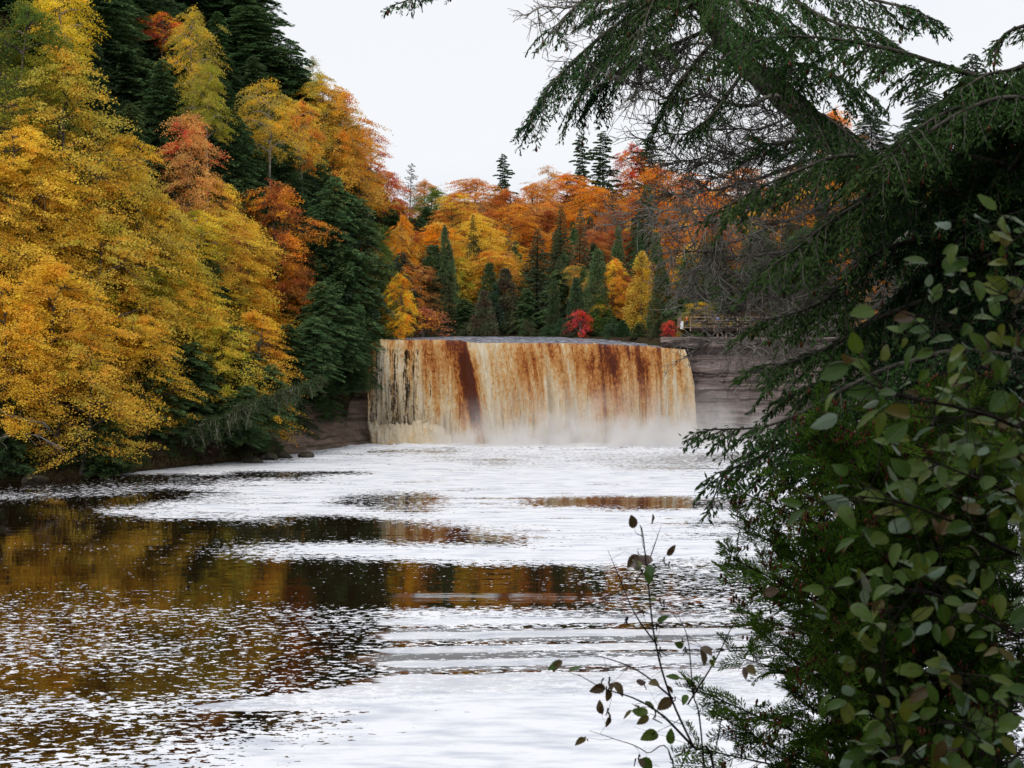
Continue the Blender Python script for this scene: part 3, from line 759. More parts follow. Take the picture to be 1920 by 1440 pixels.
def cedar(seed, H=14.0, R=2.6, n=9500, power=0.75, ll=0.42):
    rng = np.random.default_rng(seed)
    rb = Ribbons(); tb = Tubes()
    tb.add(np.array([[0.0, 0, 0], [0, 0, H * 0.96]]), 0.2, 0.02, 6)
    k = 150
    az = rng.uniform(0, 6.283, k); t = rng.random(k) ** 1.2
    for a, tt in zip(az, t):
        r = R * max(0.04, (1 - tt) ** power) * (0.55 + 0.45 * min(1, 0.4 + tt * 5)) * rng.uniform(0.72, 1.08)
        c = np.array([r * math.cos(a) * .86, r * math.sin(a) * .86, H * (0.03 + 0.95 * tt)])
        m = n // k
        s = 0.35 + 0.42 * (1 - tt)
        q = rng.normal(size=(m, 3)) * np.array([0.5, 0.5, 0.8]) * s
        p = c + q
        out = unit(np.concatenate([p[:, :2], np.zeros((m, 1))], 1) + 1e-6)
        d = unit(out * 0.55 + np.array([0, 0, 0.75]) + rng.normal(size=(m, 3)) * 0.35)
        w = unit(np.cross(d, rng.normal(size=(m, 3))))
        L = ll * rng.uniform(0.5, 1.2, (m, 1))
        rb.add(p, d * L, w * 0.09, np.clip(0.3 * rng.random() + 0.7 * rng.random(m), 0, 1))
    d = np.array([0, 0, 1.0]); m = 120
    p = np.stack([rng.normal(size=m) * .1, rng.normal(size=m) * .1, H * rng.uniform(.93, 1.0, m)], -1)
    rb.add(p, unit(rng.normal(size=(m, 3)) * .4 + d) * .4, rng.normal(size=(m, 3)) * .05, rng.random(m))
    return tb.mesh('trunk'), rb.mesh('crown'), H, R

def bare(seed, H=16.0, R=3.0, cone=True, leaves=900):
    rng = np.random.default_rng(seed)
    rb = Ribbons(); tb = Tubes()
    tb.add(np.array([[0.0, 0, 0], [0.15, 0, H * .5], [0, 0, H]]), 0.17, 0.02, 5)
    for i in range(70):
        t = 0.22 + 0.76 * (i + rng.random()) / 70
        az = i * 2.4 + rng.normal() * .4
        L = (R * (1 - t) ** .7 if cone else R * math.sin(math.pi * t ** 1.3) ** .6) * rng.uniform(.6, 1.1) + .3
        el = rng.uniform(-.1, .35) if cone else rng.uniform(.4, 1.0)
        d = np.array([math.cos(az), math.sin(az), el]); o = np.array([0, 0, H * t])
        e = o + d * L; mid = (o + e) / 2 + np.array([0, 0, .1 * L])
        P = smooth_path([o, mid, e], 6)
        tb.add(P, .05, .015, 3)
        for j in range(9):
            q = P[rng.integers(1, 6)]
            dd = unit(d + rng.normal(size=3) * .6) * L * rng.uniform(.2, .5)
            tb.add(np.array([q, q + dd * .5 + [0, 0, .03], q + dd]), .022, .01, 3)
            m = max(1, leaves // 630)
            a, b = ldirs(rng, m)
            rb.add(q + dd * rng.random((m, 1)), a * .25, b * .09, rng.random(m))
    return tb.mesh('trunk'), rb.mesh('crown'), H, R

PROTO = {}
def build_protos():
    P = PROTO
    for k in range(4):      # broad low-branching crowns of the bank
        P['full%d' % k] = (*deciduous(10 + k, 20, 5, (.13, .05, .12, .04)[k], 420, 92, 0.175, 0.38, 0.24, 0.20, 0.34, 0.55, 20), 'leaf', 'bark')
    for k in range(3):      # rounder maples
        P['maple%d' % k] = (*deciduous(30 + k, 18, 5, 0.16, 340, 90, 0.175, 0.38, 0.22, 0.10, 0.28, 0.5, 17), 'leaf', 'bark')
    for k in range(2):      # crowns carried high on a bare stem
        P['top%d' % k] = (*deciduous(40 + k, 24, 4.2, 0.55, 260, 74, 0.175, 0.34, 0.35, 0.12, 0.34, 0.5, 13), 'leaf', 'birch')
    P['tip0'] = (*deciduous(47, 24, 4.2, 0.70, 150, 60, 0.175, 0.4, 0.3, 0.1, 0.35, 0.5, 10), 'leaf', 'bark')
    for k in range(2):      # thin, see-through crowns
        P['thin%d' % k] = (*deciduous(50 + k, 18, 4.6, 0.14, 240, 52, 0.17, 0.38, 0.3, 0.15, 0.36, 0.55, 14), 'leaf', 'birch')
    for k in range(3):
        P['hem%d' % k] = (*conifer(70 + k, 22, 4.8, 0.02, 240, 190, -0.42, 0.50, 0.085, 0.40, 0.45), 'needle', 'darkbark')
    for k in range(2):
        P['spr%d' % k] = (*conifer(80 + k, 20, 3.6, 0.03, 170, 130, -0.12, 0.85, 0.08, 0.36, 0.2), 'needle', 'darkbark')
    P['pine0'] = (*conifer(88, 20, 3.8, 0.12, 130, 230, -0.10, 0.55, 0.12, 0.42, 0.62, 0.25), 'needle', 'darkbark')
    for k in range(2):
        P['ced%d' % k] = (*cedar(90 + k), 'needle', 'bark')
    P['lar0'] = (*cedar(95, 14, 3.0, 9000, 0.7, 0.32), 'leaf', 'bark')
    P['bare0'] = (*bare(97), 'leaf', 'bark')
    P['bare1'] = (*bare(98, 15, 4, False, 1200), 'leaf', 'bark')
    P['bush0'] = (*deciduous(60, 4, 2.4, 0.0, 120, 60, 0.16, 0.5, 0.1, 0.0, 0.35, 0.45, 10), 'leaf', 'bark')
    P['shrub0'] = (*deciduous(64, 4, 2.0, 0.05, 90, 26, 0.20, 0.5, 0.1, 0.05, 0.35, 0.5, 9), 'leaf', 'bark')
    for k, p in P.items():
        for me, mt in ((p[0], p[5]), (p[1], p[4])):
            me.materials.append(M[mt])

_used = set()
def plant(kind, x, y, z, H, W, col, col2=None, mixv=0.0, name='tree', label=None, cat='tree', group=None, rot=0, leafprop=True, lean=(0, 0)):
    trunk, crown, H0, R0 = PROTO[kind][:4]
    root = empty(name, (x, y, z))
    s = H / H0; sx = (W / 2) / R0
    root.rotation_euler = (lean[0], lean[1], rot)
    root.scale = (sx, sx, s)
    tag(root, label, cat, group)
    t = bpy.data.objects.new('trunk', trunk); COL.objects.link(t); t.parent = root
    c = bpy.data.objects.new('crown', crown); COL.objects.link(c); c.parent = root
    c['leafcolor'] = list(col); c['tint'] = list(col2 or col); c['tintmix'] = float(mixv)
    return root

def fit_on_ray(px, pytop, H, ymin, ymax=335):
    """first point along a view line where the ground lies H below the wanted top"""
    Y = np.arange(ymin, ymax, 0.5)
    a, c = ray(px, pytop)
    g = ground(a * Y, Y)
    top = EYE + c * Y
    ok = np.where((top - g <= H) & (top - g > 1.0))[0]
    if len(ok) == 0:
        k = int(np.argmin(np.abs(top - g - H)))
    else: k = ok[0]
    return float(a * Y[k]), float(Y[k]), float(g[k]), float(top[k] - g[k])

C = dict(
    gold=(0.88, 0.54, 0.06), gold2=(0.97, 0.66, 0.09), olive=(0.64, 0.52, 0.09), yellow=(1.0, 0.70, 0.06), ygreen=(0.42, 0.40, 0.045),
    orange=(0.95, 0.40, 0.03), dorange=(0.86, 0.35, 0.045), rust=(0.52, 0.17, 0.06), red=(0.78, 0.075, 0.035), pinkred=(0.82, 0.07, 0.07),
    peach=(0.86, 0.45, 0.15), green=(0.13, 0.19, 0.04), lgreen=(0.22, 0.28, 0.04), dgreen=(0.090, 0.160, 0.066), hgreen=(0.130, 0.205, 0.080),
    spruce=(0.080, 0.120, 0.070), cedarc=(0.125, 0.150, 0.070), brown=(0.17, 0.12, 0.08), grey=(0.14, 0.13, 0.10), tam=(0.72, 0.50, 0.06))

# kind, name, column, row of top, width px, height m, nearest Y, colour, tint, tintmix, label
TREES = [
 # ---- left bank, front
 ('full0', 'beech', 45, 205, 235, 24, 150, 'gold', 'gold2', .5, 'huge golden beech filling the left edge above the water'),
 ('full1', 'beech', 185, 352, 245, 26, 152, 'gold2', 'olive', .45, 'broad yellow-gold beech hanging low over the left bank'),
 ('full2', 'birch', 118, 70, 240, 29, 155, 'gold', 'olive', .6, 'tall dull-gold birch with a forked pale trunk at upper left'),
 ('full3', 'beech', 238, 215, 170, 26, 160, 'olive', 'gold', .5, 'olive-gold beech between the golden beech and the red-flecked maple'),
 ('full1', 'maple', 345, 178, 150, 26, 165, 'peach', 'pinkred', .27, 'peach and yellow maple splashed with crimson leaves on the left hillside'),
 ('maple0', 'beech', 415, 365, 190, 22, 160, 'gold2', 'olive', .35, 'yellow-gold beech with long low boughs beside the rust-coloured maple'),
 ('maple1', 'beech', 325, 505, 170, 15, 156, 'gold', 'gold2', .5, 'lower gold beech leaning out over the dark hemlocks of the bank'),
 ('full0', 'maple', 462, 395, 95, 20, 160, 'yellow', 'gold2', .4, 'bright yellow maple bough crown in front of the rust maple'),
 ('full0', 'maple', 520, 318, 190, 27, 160, 'rust', 'dorange', .45, 'rust-red maple with drooping layers on the left hillside'),
 ('full3', 'maple', 485, 525, 160, 19, 160, 'gold2', 'orange', .5, 'golden-orange maple whose boughs hang down to the dark hemlocks'),
 ('full1', 'maple', 552, 480, 95, 20, 172, 'orange', 'dorange', .4, 'orange maple hanging lowest at the right end of the left-bank colour'),
 ('full0', 'birch', 370, 618, 80, 10, 155, 'ygreen', 'gold', .5, 'small olive-yellow birch low on the bank over the leaning trunk'),
 ('thin0', 'maple', 235, 560, 120, 13, 153, 'gold', 'orange', .35, 'slim gold maple in the gap under the two big beeches'),
 # ---- left bank, upper
 ('full3', 'birch', 40, -40, 210, 28, 165, 'ygreen', 'green', .5, 'green and gold birch cut off by the top left corner'),
 ('top1', 'maple', 112, -60, 110, 26, 175, 'yellow', 'gold2', .3, 'bright yellow maple at the top edge beside the dark hemlocks'),
 ('hem0', 'hemlock', 195, -90, 190, 21, 178, 'dgreen', 'hgreen', .5, 'dark hemlock at the top edge right of the yellow maple'),
 ('hem1', 'hemlock', 265, -120, 190, 21, 185, 'dgreen', 'hgreen', .5, 'dark hemlock at the top edge behind the small red maple'),
 ('tip0', 'maple', 305, 22, 74, 16, 170, 'red', 'orange', .5, 'small red-orange maple high among the dark hemlocks'),
 ('top1', 'birch', 362, 10, 92, 29, 178, 'olive', 'gold', .4, 'loose olive-gold birch beside the small red maple'),
 ('top0', 'birch', 382, 105, 98, 27, 172, 'olive', 'ygreen', .5, 'dense olive-gold birch under the loose one on the dark slope'),
 ('hem2', 'hemlock', 420, -110, 230, 21, 196, 'hgreen', 'dgreen', .5, 'tallest dark hemlock on the left skyline reaching past the top edge'),
 ('hem0', 'hemlock', 345, 90, 180, 14, 180, 'dgreen', 'hgreen', .5, 'dark hemlock behind the olive-gold birches'),
 ('hem1', 'hemlock', 468, 10, 190, 18, 196, 'hgreen', 'dgreen', .5, 'dark hemlock whose right side makes the left skyline'),
 ('hem2', 'hemlock', 520, 85, 150, 16, 205, 'hgreen', 'dgreen', .5, 'dark hemlock stepping down the left skyline under the tallest'),
 ('hem0', 'hemlock', 440, 240, 150, 13, 180, 'dgreen', 'hgreen', .5, 'dark hemlock showing between the red-flecked maple and the tan birch'),
 ('hem1', 'hemlock', 565, 130, 120, 15, 215, 'hgreen', 'dgreen', .5, 'shorter hemlock on the skyline before the gold maple'),
 ('thin1', 'birch', 585, 92, 60, 17, 240, 'olive', 'ygreen', .5, 'thin pale-green birch poking above the hemlock skyline'),
 ('top1', 'birch', 512, 142, 120, 28, 185, 'olive', 'gold', .5, 'tan-gold birch leaning right on the dark hemlock slope'),
 ('top0', 'maple', 568, 178, 85, 27, 190, 'orange', 'gold2', .5, 'vivid orange maple tucked against the tan-gold birch'),
 ('full0', 'maple', 635, 145, 140, 28, 215, 'gold', 'dorange', .45, 'large gold maple at the right edge of the left hill'),
 ('thin1', 'maple', 690, 228, 95, 19, 220, 'peach', 'red', .45, 'thin peach maple with red leaf tips against the sky'),
 ('maple0', 'maple', 722, 305, 85, 18, 225, 'red', 'orange', .5, 'scarlet maple on the skyline left of the grey dead spruce'),
 ('hem2', 'hemlock', 610, 330, 200, 30, 184, 'hgreen', 'dgreen', .6, 'big dark hemlock above the undercut left cliff'),
 ('hem0', 'hemlock', 672, 372, 165, 27, 190, 'hgreen', 'spruce', .5, 'dark hemlock standing right at the left end of the falls'),
 ('full1', 'birch', 690, 388, 105, 22, 186, 'lgreen', 'green', .5, 'leafy green birch in front of the hemlock by the falls'),
 ('full2', 'birch', 668, 478, 110, 17, 184, 'green', 'peach', .4, 'green birch with peach tips and a bent pale stem above the left cliff'),
 ('maple1', 'maple', 752, 395, 58, 19, 212, 'gold2', 'orange', .5, 'yellow maple where the left hill meets the far shore'),
 ('maple2', 'maple', 748, 500, 58, 15, 205, 'orange', 'yellow', .5, 'low orange maple beside the leftmost far-shore cedar'),
 # ---- dark hemlocks low on the bank
 ('hem1', 'hemlock', 298, 112, 135, 17, 165, 'hgreen', 'dgreen', .5, 'hemlock standing in front of the bare stem of the small red maple'),
 ('hem2', 'hemlock', 438, 215, 150, 20, 170, 'hgreen', 'dgreen', .5, 'hemlock wedged between the peach maple and the tan-gold birch'),
 ('hem0', 'hemlock', 540, 262, 120, 17, 180, 'hgreen', 'dgreen', .5, 'hemlock covering the stem of the tan-gold birch'),
 ('hem1', 'hemlock', 600, 290, 130, 18, 185, 'hgreen', 'dgreen', .5, 'hemlock covering the stem of the vivid orange maple'),
 ('hem2', 'hemlock', 585, 430, 150, 22, 180, 'hgreen', 'dgreen', .5, 'tall mid-green hemlock just right of the rust-red maple'),
 ('hem0', 'hemlock', 650, 470, 140, 20, 184, 'hgreen', 'dgreen', .5, 'mid-green hemlock left of the leafy green birch'),
 ('hem1', 'hemlock', 275, 620, 190, 12, 150, 'dgreen', 'hgreen', .5, 'dark hemlock low on the bank under the gold beeches'),
 ('hem2', 'hemlock', 15, 725, 110, 9.5, 149, 'dgreen', 'hgreen', .4, 'black-green hemlock in the shade at the far left bank'),
 ('hem1', 'hemlock', 190, 760, 130, 8, 154, 'dgreen', 'hgreen', .4, 'dark hemlock low on the bank right of the black-green one'),
 ('full0', 'beech', 95, 455, 250, 24, 149, 'gold2', 'gold', .5, 'low gold beech spreading its layered boughs over the left bank water'),
 ('full2', 'beech', 5, 500, 190, 22, 149, 'gold', 'gold2', .5, 'gold beech cut by the left edge below the huge one'),
 ('full3', 'beech', 150, 590, 190, 18, 149, 'gold2', 'olive', .4, 'lowest gold beech boughs dangling above the black bank'),
 ('maple2', 'birch', 255, 430, 150, 19, 156, 'gold', 'olive', .5, 'gold birch crown wedged between two broad beeches above the bank'),
 ('full0', 'birch', 300, 330, 140, 24, 163, 'olive', 'gold', .4, 'olive birch left of the crimson-flecked maple at mid slope'),
 ('full3', 'beech', 395, 300, 130, 23, 172, 'peach', 'gold2', .5, 'pale peach beech just right of the crimson-splashed maple'),
 ('full2', 'birch', 480, 640, 70, 7, 160, 'yellow', 'gold2', .4, 'small hanging yellow birch nearest the leaning trunk tip'),
 ('hem0', 'hemlock', 350, 640, 170, 12, 152, 'hgreen', 'dgreen', .5, 'dark hemlock rooted beside the leaning trunk'),
 ('hem1', 'hemlock', 440, 610, 170, 13, 158, 'hgreen', 'dgreen', .5, 'hemlock with boughs drooping over the mossy boulders'),
 ('hem2', 'hemlock', 590, 470, 150, 16, 184, 'dgreen', 'hgreen', .5, 'dark hemlock behind the orange maple and above the earth slope'),
 ('hem0', 'hemlock', 520, 560, 130, 12, 172, 'hgreen', 'dgreen', .5, 'hemlock under the orange maple above the shore slabs'),
 ('hem1', 'hemlock', 640, 530, 120, 11, 190, 'hgreen', 'dgreen', .5, 'hemlock leaning over the undercut ledge left of the falls'),
 ('hem1', 'hemlock', 150, -190, 240, 22, 196, 'dgreen', 'hgreen', .5, 'deep green hemlock touching the top edge right of the corner birch'),
 ('hem2', 'hemlock', 240, -220, 260, 22, 210, 'hgreen', 'dgreen', .5, 'dark hemlock high behind the small red maple, cut by the top edge'),
 ('hem0', 'hemlock', 310, -200, 250, 22, 216, 'dgreen', 'hgreen', .5, 'dark hemlock at the top edge between the red maple and the tallest hemlock'),
 ('hem1', 'hemlock', 365, -180, 240, 22, 225, 'hgreen', 'dgreen', .5, 'dark hemlock at the top edge just left of the skyline hemlock'),
 ('hem2', 'hemlock', 460, -60, 190, 22, 226, 'hgreen', 'dgreen', .5, 'hemlock whose tip crosses the top edge where the sky begins'),
 ('hem0', 'hemlock', 545, 75, 150, 19, 230, 'dgreen', 'hgreen', .5, 'ragged hemlock on the skyline behind the stepping-down one'),
 ('full2', 'maple', 600, 125, 110, 22, 245, 'olive', 'gold', .5, 'dull gold maple on the skyline behind the large gold maple'),
 ('full1', 'maple', 668, 215, 110, 21, 240, 'gold2', 'orange', .5, 'gold and orange maple on the skyline left of the thin peach maple'),
 ('maple2', 'maple', 1000, 330, 110, 18, 292, 'orange', 'peach', .5, 'pale orange maple on the skyline right of the lone pine'),
 ('maple0', 'maple', 1110, 335, 120, 18, 292, 'dorange', 'orange', .5, 'orange maple at the feet of the twin pines'),
 ('maple1', 'maple', 1240, 300, 120, 18, 296, 'orange', 'dorange', .5, 'orange maple on the skyline behind the spreading black-green pine'),
 ('full3', 'maple', 855, 345, 110, 17, 280, 'dorange', 'gold2', .5, 'rusty gold maple on the skyline behind the round dark broadleaf'),
 ('full0', 'maple', 950, 345, 110, 17, 286, 'orange', 'rust', .5, 'orange maple around the foot of the lone pine'),
 # ---- far shore, skyline
 ('bare0', 'dead_spruce', 765, 305, 56, 17, 238, 'brown', 'grey', .5, 'thin grey half-dead spruce on the skyline beyond the left hill'),
 ('maple0', 'maple', 800, 328, 52, 14, 255, 'peach', 'orange', .5, 'small peach maple top next to the grey dead spruce'),
 ('maple1', 'maple', 815, 347, 92, 14, 248, 'green', 'lgreen', .4, 'round dark green broadleaf on the far skyline'),
 ('maple2', 'maple', 890, 325, 120, 16, 268, 'orange', 'peach', .45, 'airy orange maple on the far skyline left of the lone pine'),
 ('pine0', 'pine', 940, 288, 58, 20, 285, 'spruce', 'dgreen', .5, 'lone dark pine rising above the middle of the far skyline'),
 ('thin1', 'maple', 1030, 300, 85, 16, 285, 'peach', 'orange', .5, 'faded half-bare pink maple on the far skyline'),
 ('full0', 'maple', 1060, 315, 118, 17, 268, 'dorange', 'orange', .4, 'burnt-orange dome maple below the twin pines'),
 ('pine0', 'pine', 1088, 252, 66, 23, 288, 'spruce', 'dgreen', .5, 'left one of the twin tall pines on the far skyline'),
 ('pine0', 'pine', 1128, 246, 84, 24, 290, 'spruce', 'dgreen', .5, 'right one of the twin tall pines on the far skyline'),
 ('maple1', 'maple', 1185, 262, 80, 18, 290, 'orange', 'red', .5, 'red-orange maple on the skyline right of the twin pines'),
 ('pine0', 'pine', 1218, 258, 110, 22, 285, 'dgreen', 'hgreen', .5, 'spreading black-green pine behind the dead hemlock twigs'),
 # ---- far shore, middle
 ('full1', 'maple', 815, 400, 130, 17, 240, 'gold2', 'orange', .5, 'left half of the yellow-gold maple domes over the far cedars'),
 ('full2', 'maple', 893, 392, 120, 18, 244, 'yellow', 'gold2', .5, 'right and brighter of the yellow-gold maple domes'),
 ('full3', 'maple', 972, 366, 118, 17, 255, 'orange', 'dorange', .4, 'vivid orange maple dome above the young green spruce'),
 ('maple0', 'maple', 922, 455, 90, 14, 236, 'orange', 'gold2', .5, 'orange-gold maple under the brighter yellow dome'),
 ('maple2', 'maple', 862, 474, 62, 12, 233, 'yellow', 'ygreen', .5, 'small yellow maple between two dark cedars'),
 ('thin0', 'maple', 1150, 385, 95, 15, 255, 'rust', 'brown', .5, 'faded rust maple behind the grey larch'),
 ('bare0', 'dead_larch', 1150, 355, 80, 17, 250, 'brown', 'grey', .5, 'grey leafless larch in the middle of the far shore'),
 ('full0', 'maple', 1108, 420, 90, 14, 256, 'dorange', 'rust', .5, 'orange-brown maple behind the pointed spruces'),
 ('hem1', 'hemlock', 1212, 345, 85, 20, 262, 'dgreen', 'spruce', .5, 'dark hemlock in front of the orange skyline right of the larch'),
 ('maple1', 'maple', 1245, 352, 50, 13, 262, 'gold2', 'ygreen', .5, 'slim mustard maple beside the dark hemlock'),
 ('full2', 'maple', 1300, 315, 120, 17, 272, 'orange', 'dorange', .5, 'orange maple behind the tangle of dead twigs'),
 ('full3', 'maple', 1392, 300, 130, 17, 270, 'dorange', 'orange', .5, 'orange maple behind the leaning hemlock trunk'),
 ('maple0', 'maple', 1210, 400, 42, 11, 250, 'orange', 'peach', .4, 'small orange maple between the thin cedar spires'),
 ('full1', 'maple', 1265, 420, 85, 13, 250, 'dorange', 'peach', .5, 'rusty orange maple behind the right-hand cedar spire'),
 ('full0', 'maple', 1345, 400, 95, 14, 252, 'orange', 'rust', .5, 'burnt-orange maple above the viewing platform'),
 # ---- far shore, front row
 ('ced0', 'cedar', 812, 462, 95, 13, 222, 'cedarc', 'hgreen', .5, 'broad grey-green cedar at the left of the far shore'),
 ('ced1', 'cedar', 843, 425, 48, 17, 228, 'hgreen', 'cedarc', .5, 'slim cedar behind the broad grey-green one'),
 ('spr0', 'spruce', 888, 402, 50, 18, 228, 'spruce', 'dgreen', .5, 'narrow dark spruce spire in front of the yellow domes'),
 ('bare0', 'dead_spruce', 955, 420, 52, 16, 232, 'brown', 'grey', .5, 'thin brown bare spruce left of the young green spruce'),
 ('ced0', 'cedar', 948, 505, 72, 11, 226, 'cedarc', 'brown', .5, 'olive cedar beneath the brown bare spruce'),
 ('ced1', 'cedar', 905, 545, 58, 9, 224, 'cedarc', 'brown', .5, 'low olive cedar between dark bushes on the far shore'),
 ('spr1', 'spruce', 1006, 428, 92, 17, 222, 'spruce', 'green', .3, 'pointed young green spruce near the centre of the far shore'),
 ('spr0', 'spruce', 1052, 385, 74, 19, 232, 'cedarc', 'spruce', .5, 'left of two tall mottled spruces above the red shrub'),
 ('spr1', 'spruce', 1087, 390, 72, 19, 234, 'cedarc', 'brown', .4, 'right of two tall mottled spruces above the red shrub'),
 ('thin0', 'birch', 1076, 488, 80, 11, 222, 'olive', 'green', .5, 'sparse olive birch in front of the two mottled spruces'),
 ('hem2', 'hemlock', 1050, 505, 95, 10, 218, 'hgreen', 'spruce', .5, 'hemlock bushing out behind the red shrub'),
 ('ced0', 'cedar', 1118, 470, 66, 14, 228, 'cedarc', 'hgreen', .5, 'olive cedar left of the bright orange maple'),
 ('full0', 'maple', 1146, 474, 62, 13, 213, 'orange', 'yellow', .45, 'bright orange young maple left of the yellow tamarack'),
 ('maple0', 'maple', 1167, 510, 30, 8, 221, 'red', 'orange', .5, 'little red and orange maple squeezed against the yellow tamarack'),
 ('spr0', 'spruce', 1194, 402, 30, 17, 230, 'spruce', 'dgreen', .5, 'left of the two needle-thin spruce spires behind the tamarack'),
 ('spr1', 'spruce', 1214, 424, 30, 16, 230, 'spruce', 'dgreen', .5, 'right of the two needle-thin spruce spires behind the tamarack'),
 ('ced1', 'cedar', 1157, 425, 45, 15, 234, 'cedarc', 'hgreen', .5, 'cedar under the grey larch'),
 ('ced0', 'cedar', 1232, 440, 50, 14, 230, 'cedarc', 'hgreen', .5, 'cedar just right of the spruce spires'),
 ('lar0', 'tamarack', 1204, 474, 82, 12.5, 213, 'tam', 'gold2', .35, 'yellow cone-shaped tamarack at the right end of the falls'),
 ('ced1', 'cedar', 1128, 560, 70, 6, 213, 'green', 'hgreen', .5, 'bushy green cedar right of the scarlet shrub'),
 ('thin1', 'maple', 1256, 495, 66, 10, 222, 'peach', 'dorange', .5, 'thin salmon-pink maple right of the tamarack'),
 ('hem0', 'hemlock', 1290, 470, 90, 14, 224, 'dgreen', 'hgreen', .5, 'dark hemlock directly behind the left end of the platform'),
 ('hem1', 'hemlock', 1350, 440, 105, 16, 228, 'dgreen', 'hgreen', .5, 'dark hemlock behind the middle of the platform'),
 ('hem2', 'hemlock', 1420, 430, 110, 16, 226, 'hgreen', 'dgreen', .5, 'dark hemlock behind the right part of the platform'),
 ('full3', 'birch', 1312, 560, 72, 5, 217, 'ygreen', 'gold', .5, 'low yellow-green birch spreading above the platform rail'),
 ('shrub0', 'maple', 1256, 598, 30, 2.9, 211, 'red', 'pinkred', .5, 'small red maple shrub left of the viewing platform'),
 ('shrub0', 'maple', 1088, 577, 38, 4.9, 212, 'pinkred', 'red', .5, 'scarlet maple shrub on the far shore above the falls'),
 ('shrub0', 'maple', 795, 572, 92, 6, 216, 'rust', 'dorange', .4, 'spreading rust-coloured maple shrub above the left end of the falls'),
 ('hem1', 'hemlock', 870, 560, 70, 6, 220, 'dgreen', 'hgreen', .5, 'dark hemlock bush above the falls right of the rust shrub'),
 ('hem0', 'hemlock', 745, 560, 70, 7, 216, 'hgreen', 'dgreen', .5, 'dark hemlock bush left of the rust shrub at the lip'),
 ('hem2', 'hemlock', 985, 540, 66, 8, 219, 'hgreen', 'dgreen', .5, 'dark hemlock bush under the young green spruce'),
 ('spr1', 'spruce', 872, 600, 22, 2.4, 219, 'green', 'spruce', .5, 'tiny green spruce sapling right on the far waterline'),
 # ---- right side behind the foreground hemlock
 ('full0', 'maple', 1575, 188, 95, 17, 215, 'peach', 'orange', .5, 'peach-orange maple top showing over the leaning trunk'),
 ('hem1', 'hemlock', 1640, 205, 150, 20, 205, 'spruce', 'grey', .3, 'hazy grey-green hemlock behind the leaning trunk'),
 ('hem2', 'hemlock', 1730, 165, 160, 22, 200, 'spruce', 'grey', .3, 'hazy grey-green hemlock on the right hillside left of the tallest'),
 ('hem0', 'hemlock', 1830, 100, 170, 24, 196, 'spruce', 'grey', .3, 'tallest hazy hemlock on the right skyline'),
 ('hem1', 'hemlock', 1920, 120, 150, 22, 190, 'spruce', 'grey', .3, 'hazy hemlock cut off by the right edge of the photo'),
 ('full1', 'maple', 1862, 260, 110, 15, 170, 'dorange', 'orange', .5, 'orange maple glimpsed near the right edge through hemlock boughs'),
 ('full2', 'maple', 1500, 300, 120, 15, 230, 'orange', 'gold2', .5, 'orange maple seen through boughs under the leaning trunk'),
 ('full3', 'maple', 1585, 395, 110, 14, 200, 'orange', 'dorange', .5, 'bright orange maple in the gap between dark boughs at right'),
 ('full0', 'birch', 1765, 385, 120, 14, 150, 'lgreen', 'green', .4, 'green birch glimpsed behind the alder at right'),
 ('full2', 'maple', 1655, 520, 120, 11, 170, 'dorange', 'peach', .5, 'dull orange maple low behind the right-hand boughs'),
 ('hem2', 'hemlock', 1500, 480, 130, 14, 205, 'dgreen', 'hgreen', .5, 'dark hemlock on top of the right cliff'),
 ('hem0', 'hemlock', 1590, 500, 150, 15, 180, 'dgreen', 'hgreen', .5, 'dark hemlock on the right cliff behind the dead twigs'),
 ('hem1', 'hemlock', 1700, 420, 170, 16, 160, 'dgreen', 'hgreen', .5, 'dark hemlock on the right cliff below the orange gap'),
 ('hem2', 'hemlock', 1850, 400, 190, 17, 140, 'dgreen', 'hgreen', .5, 'dark hemlock behind the alder leaves at the right edge'),
]

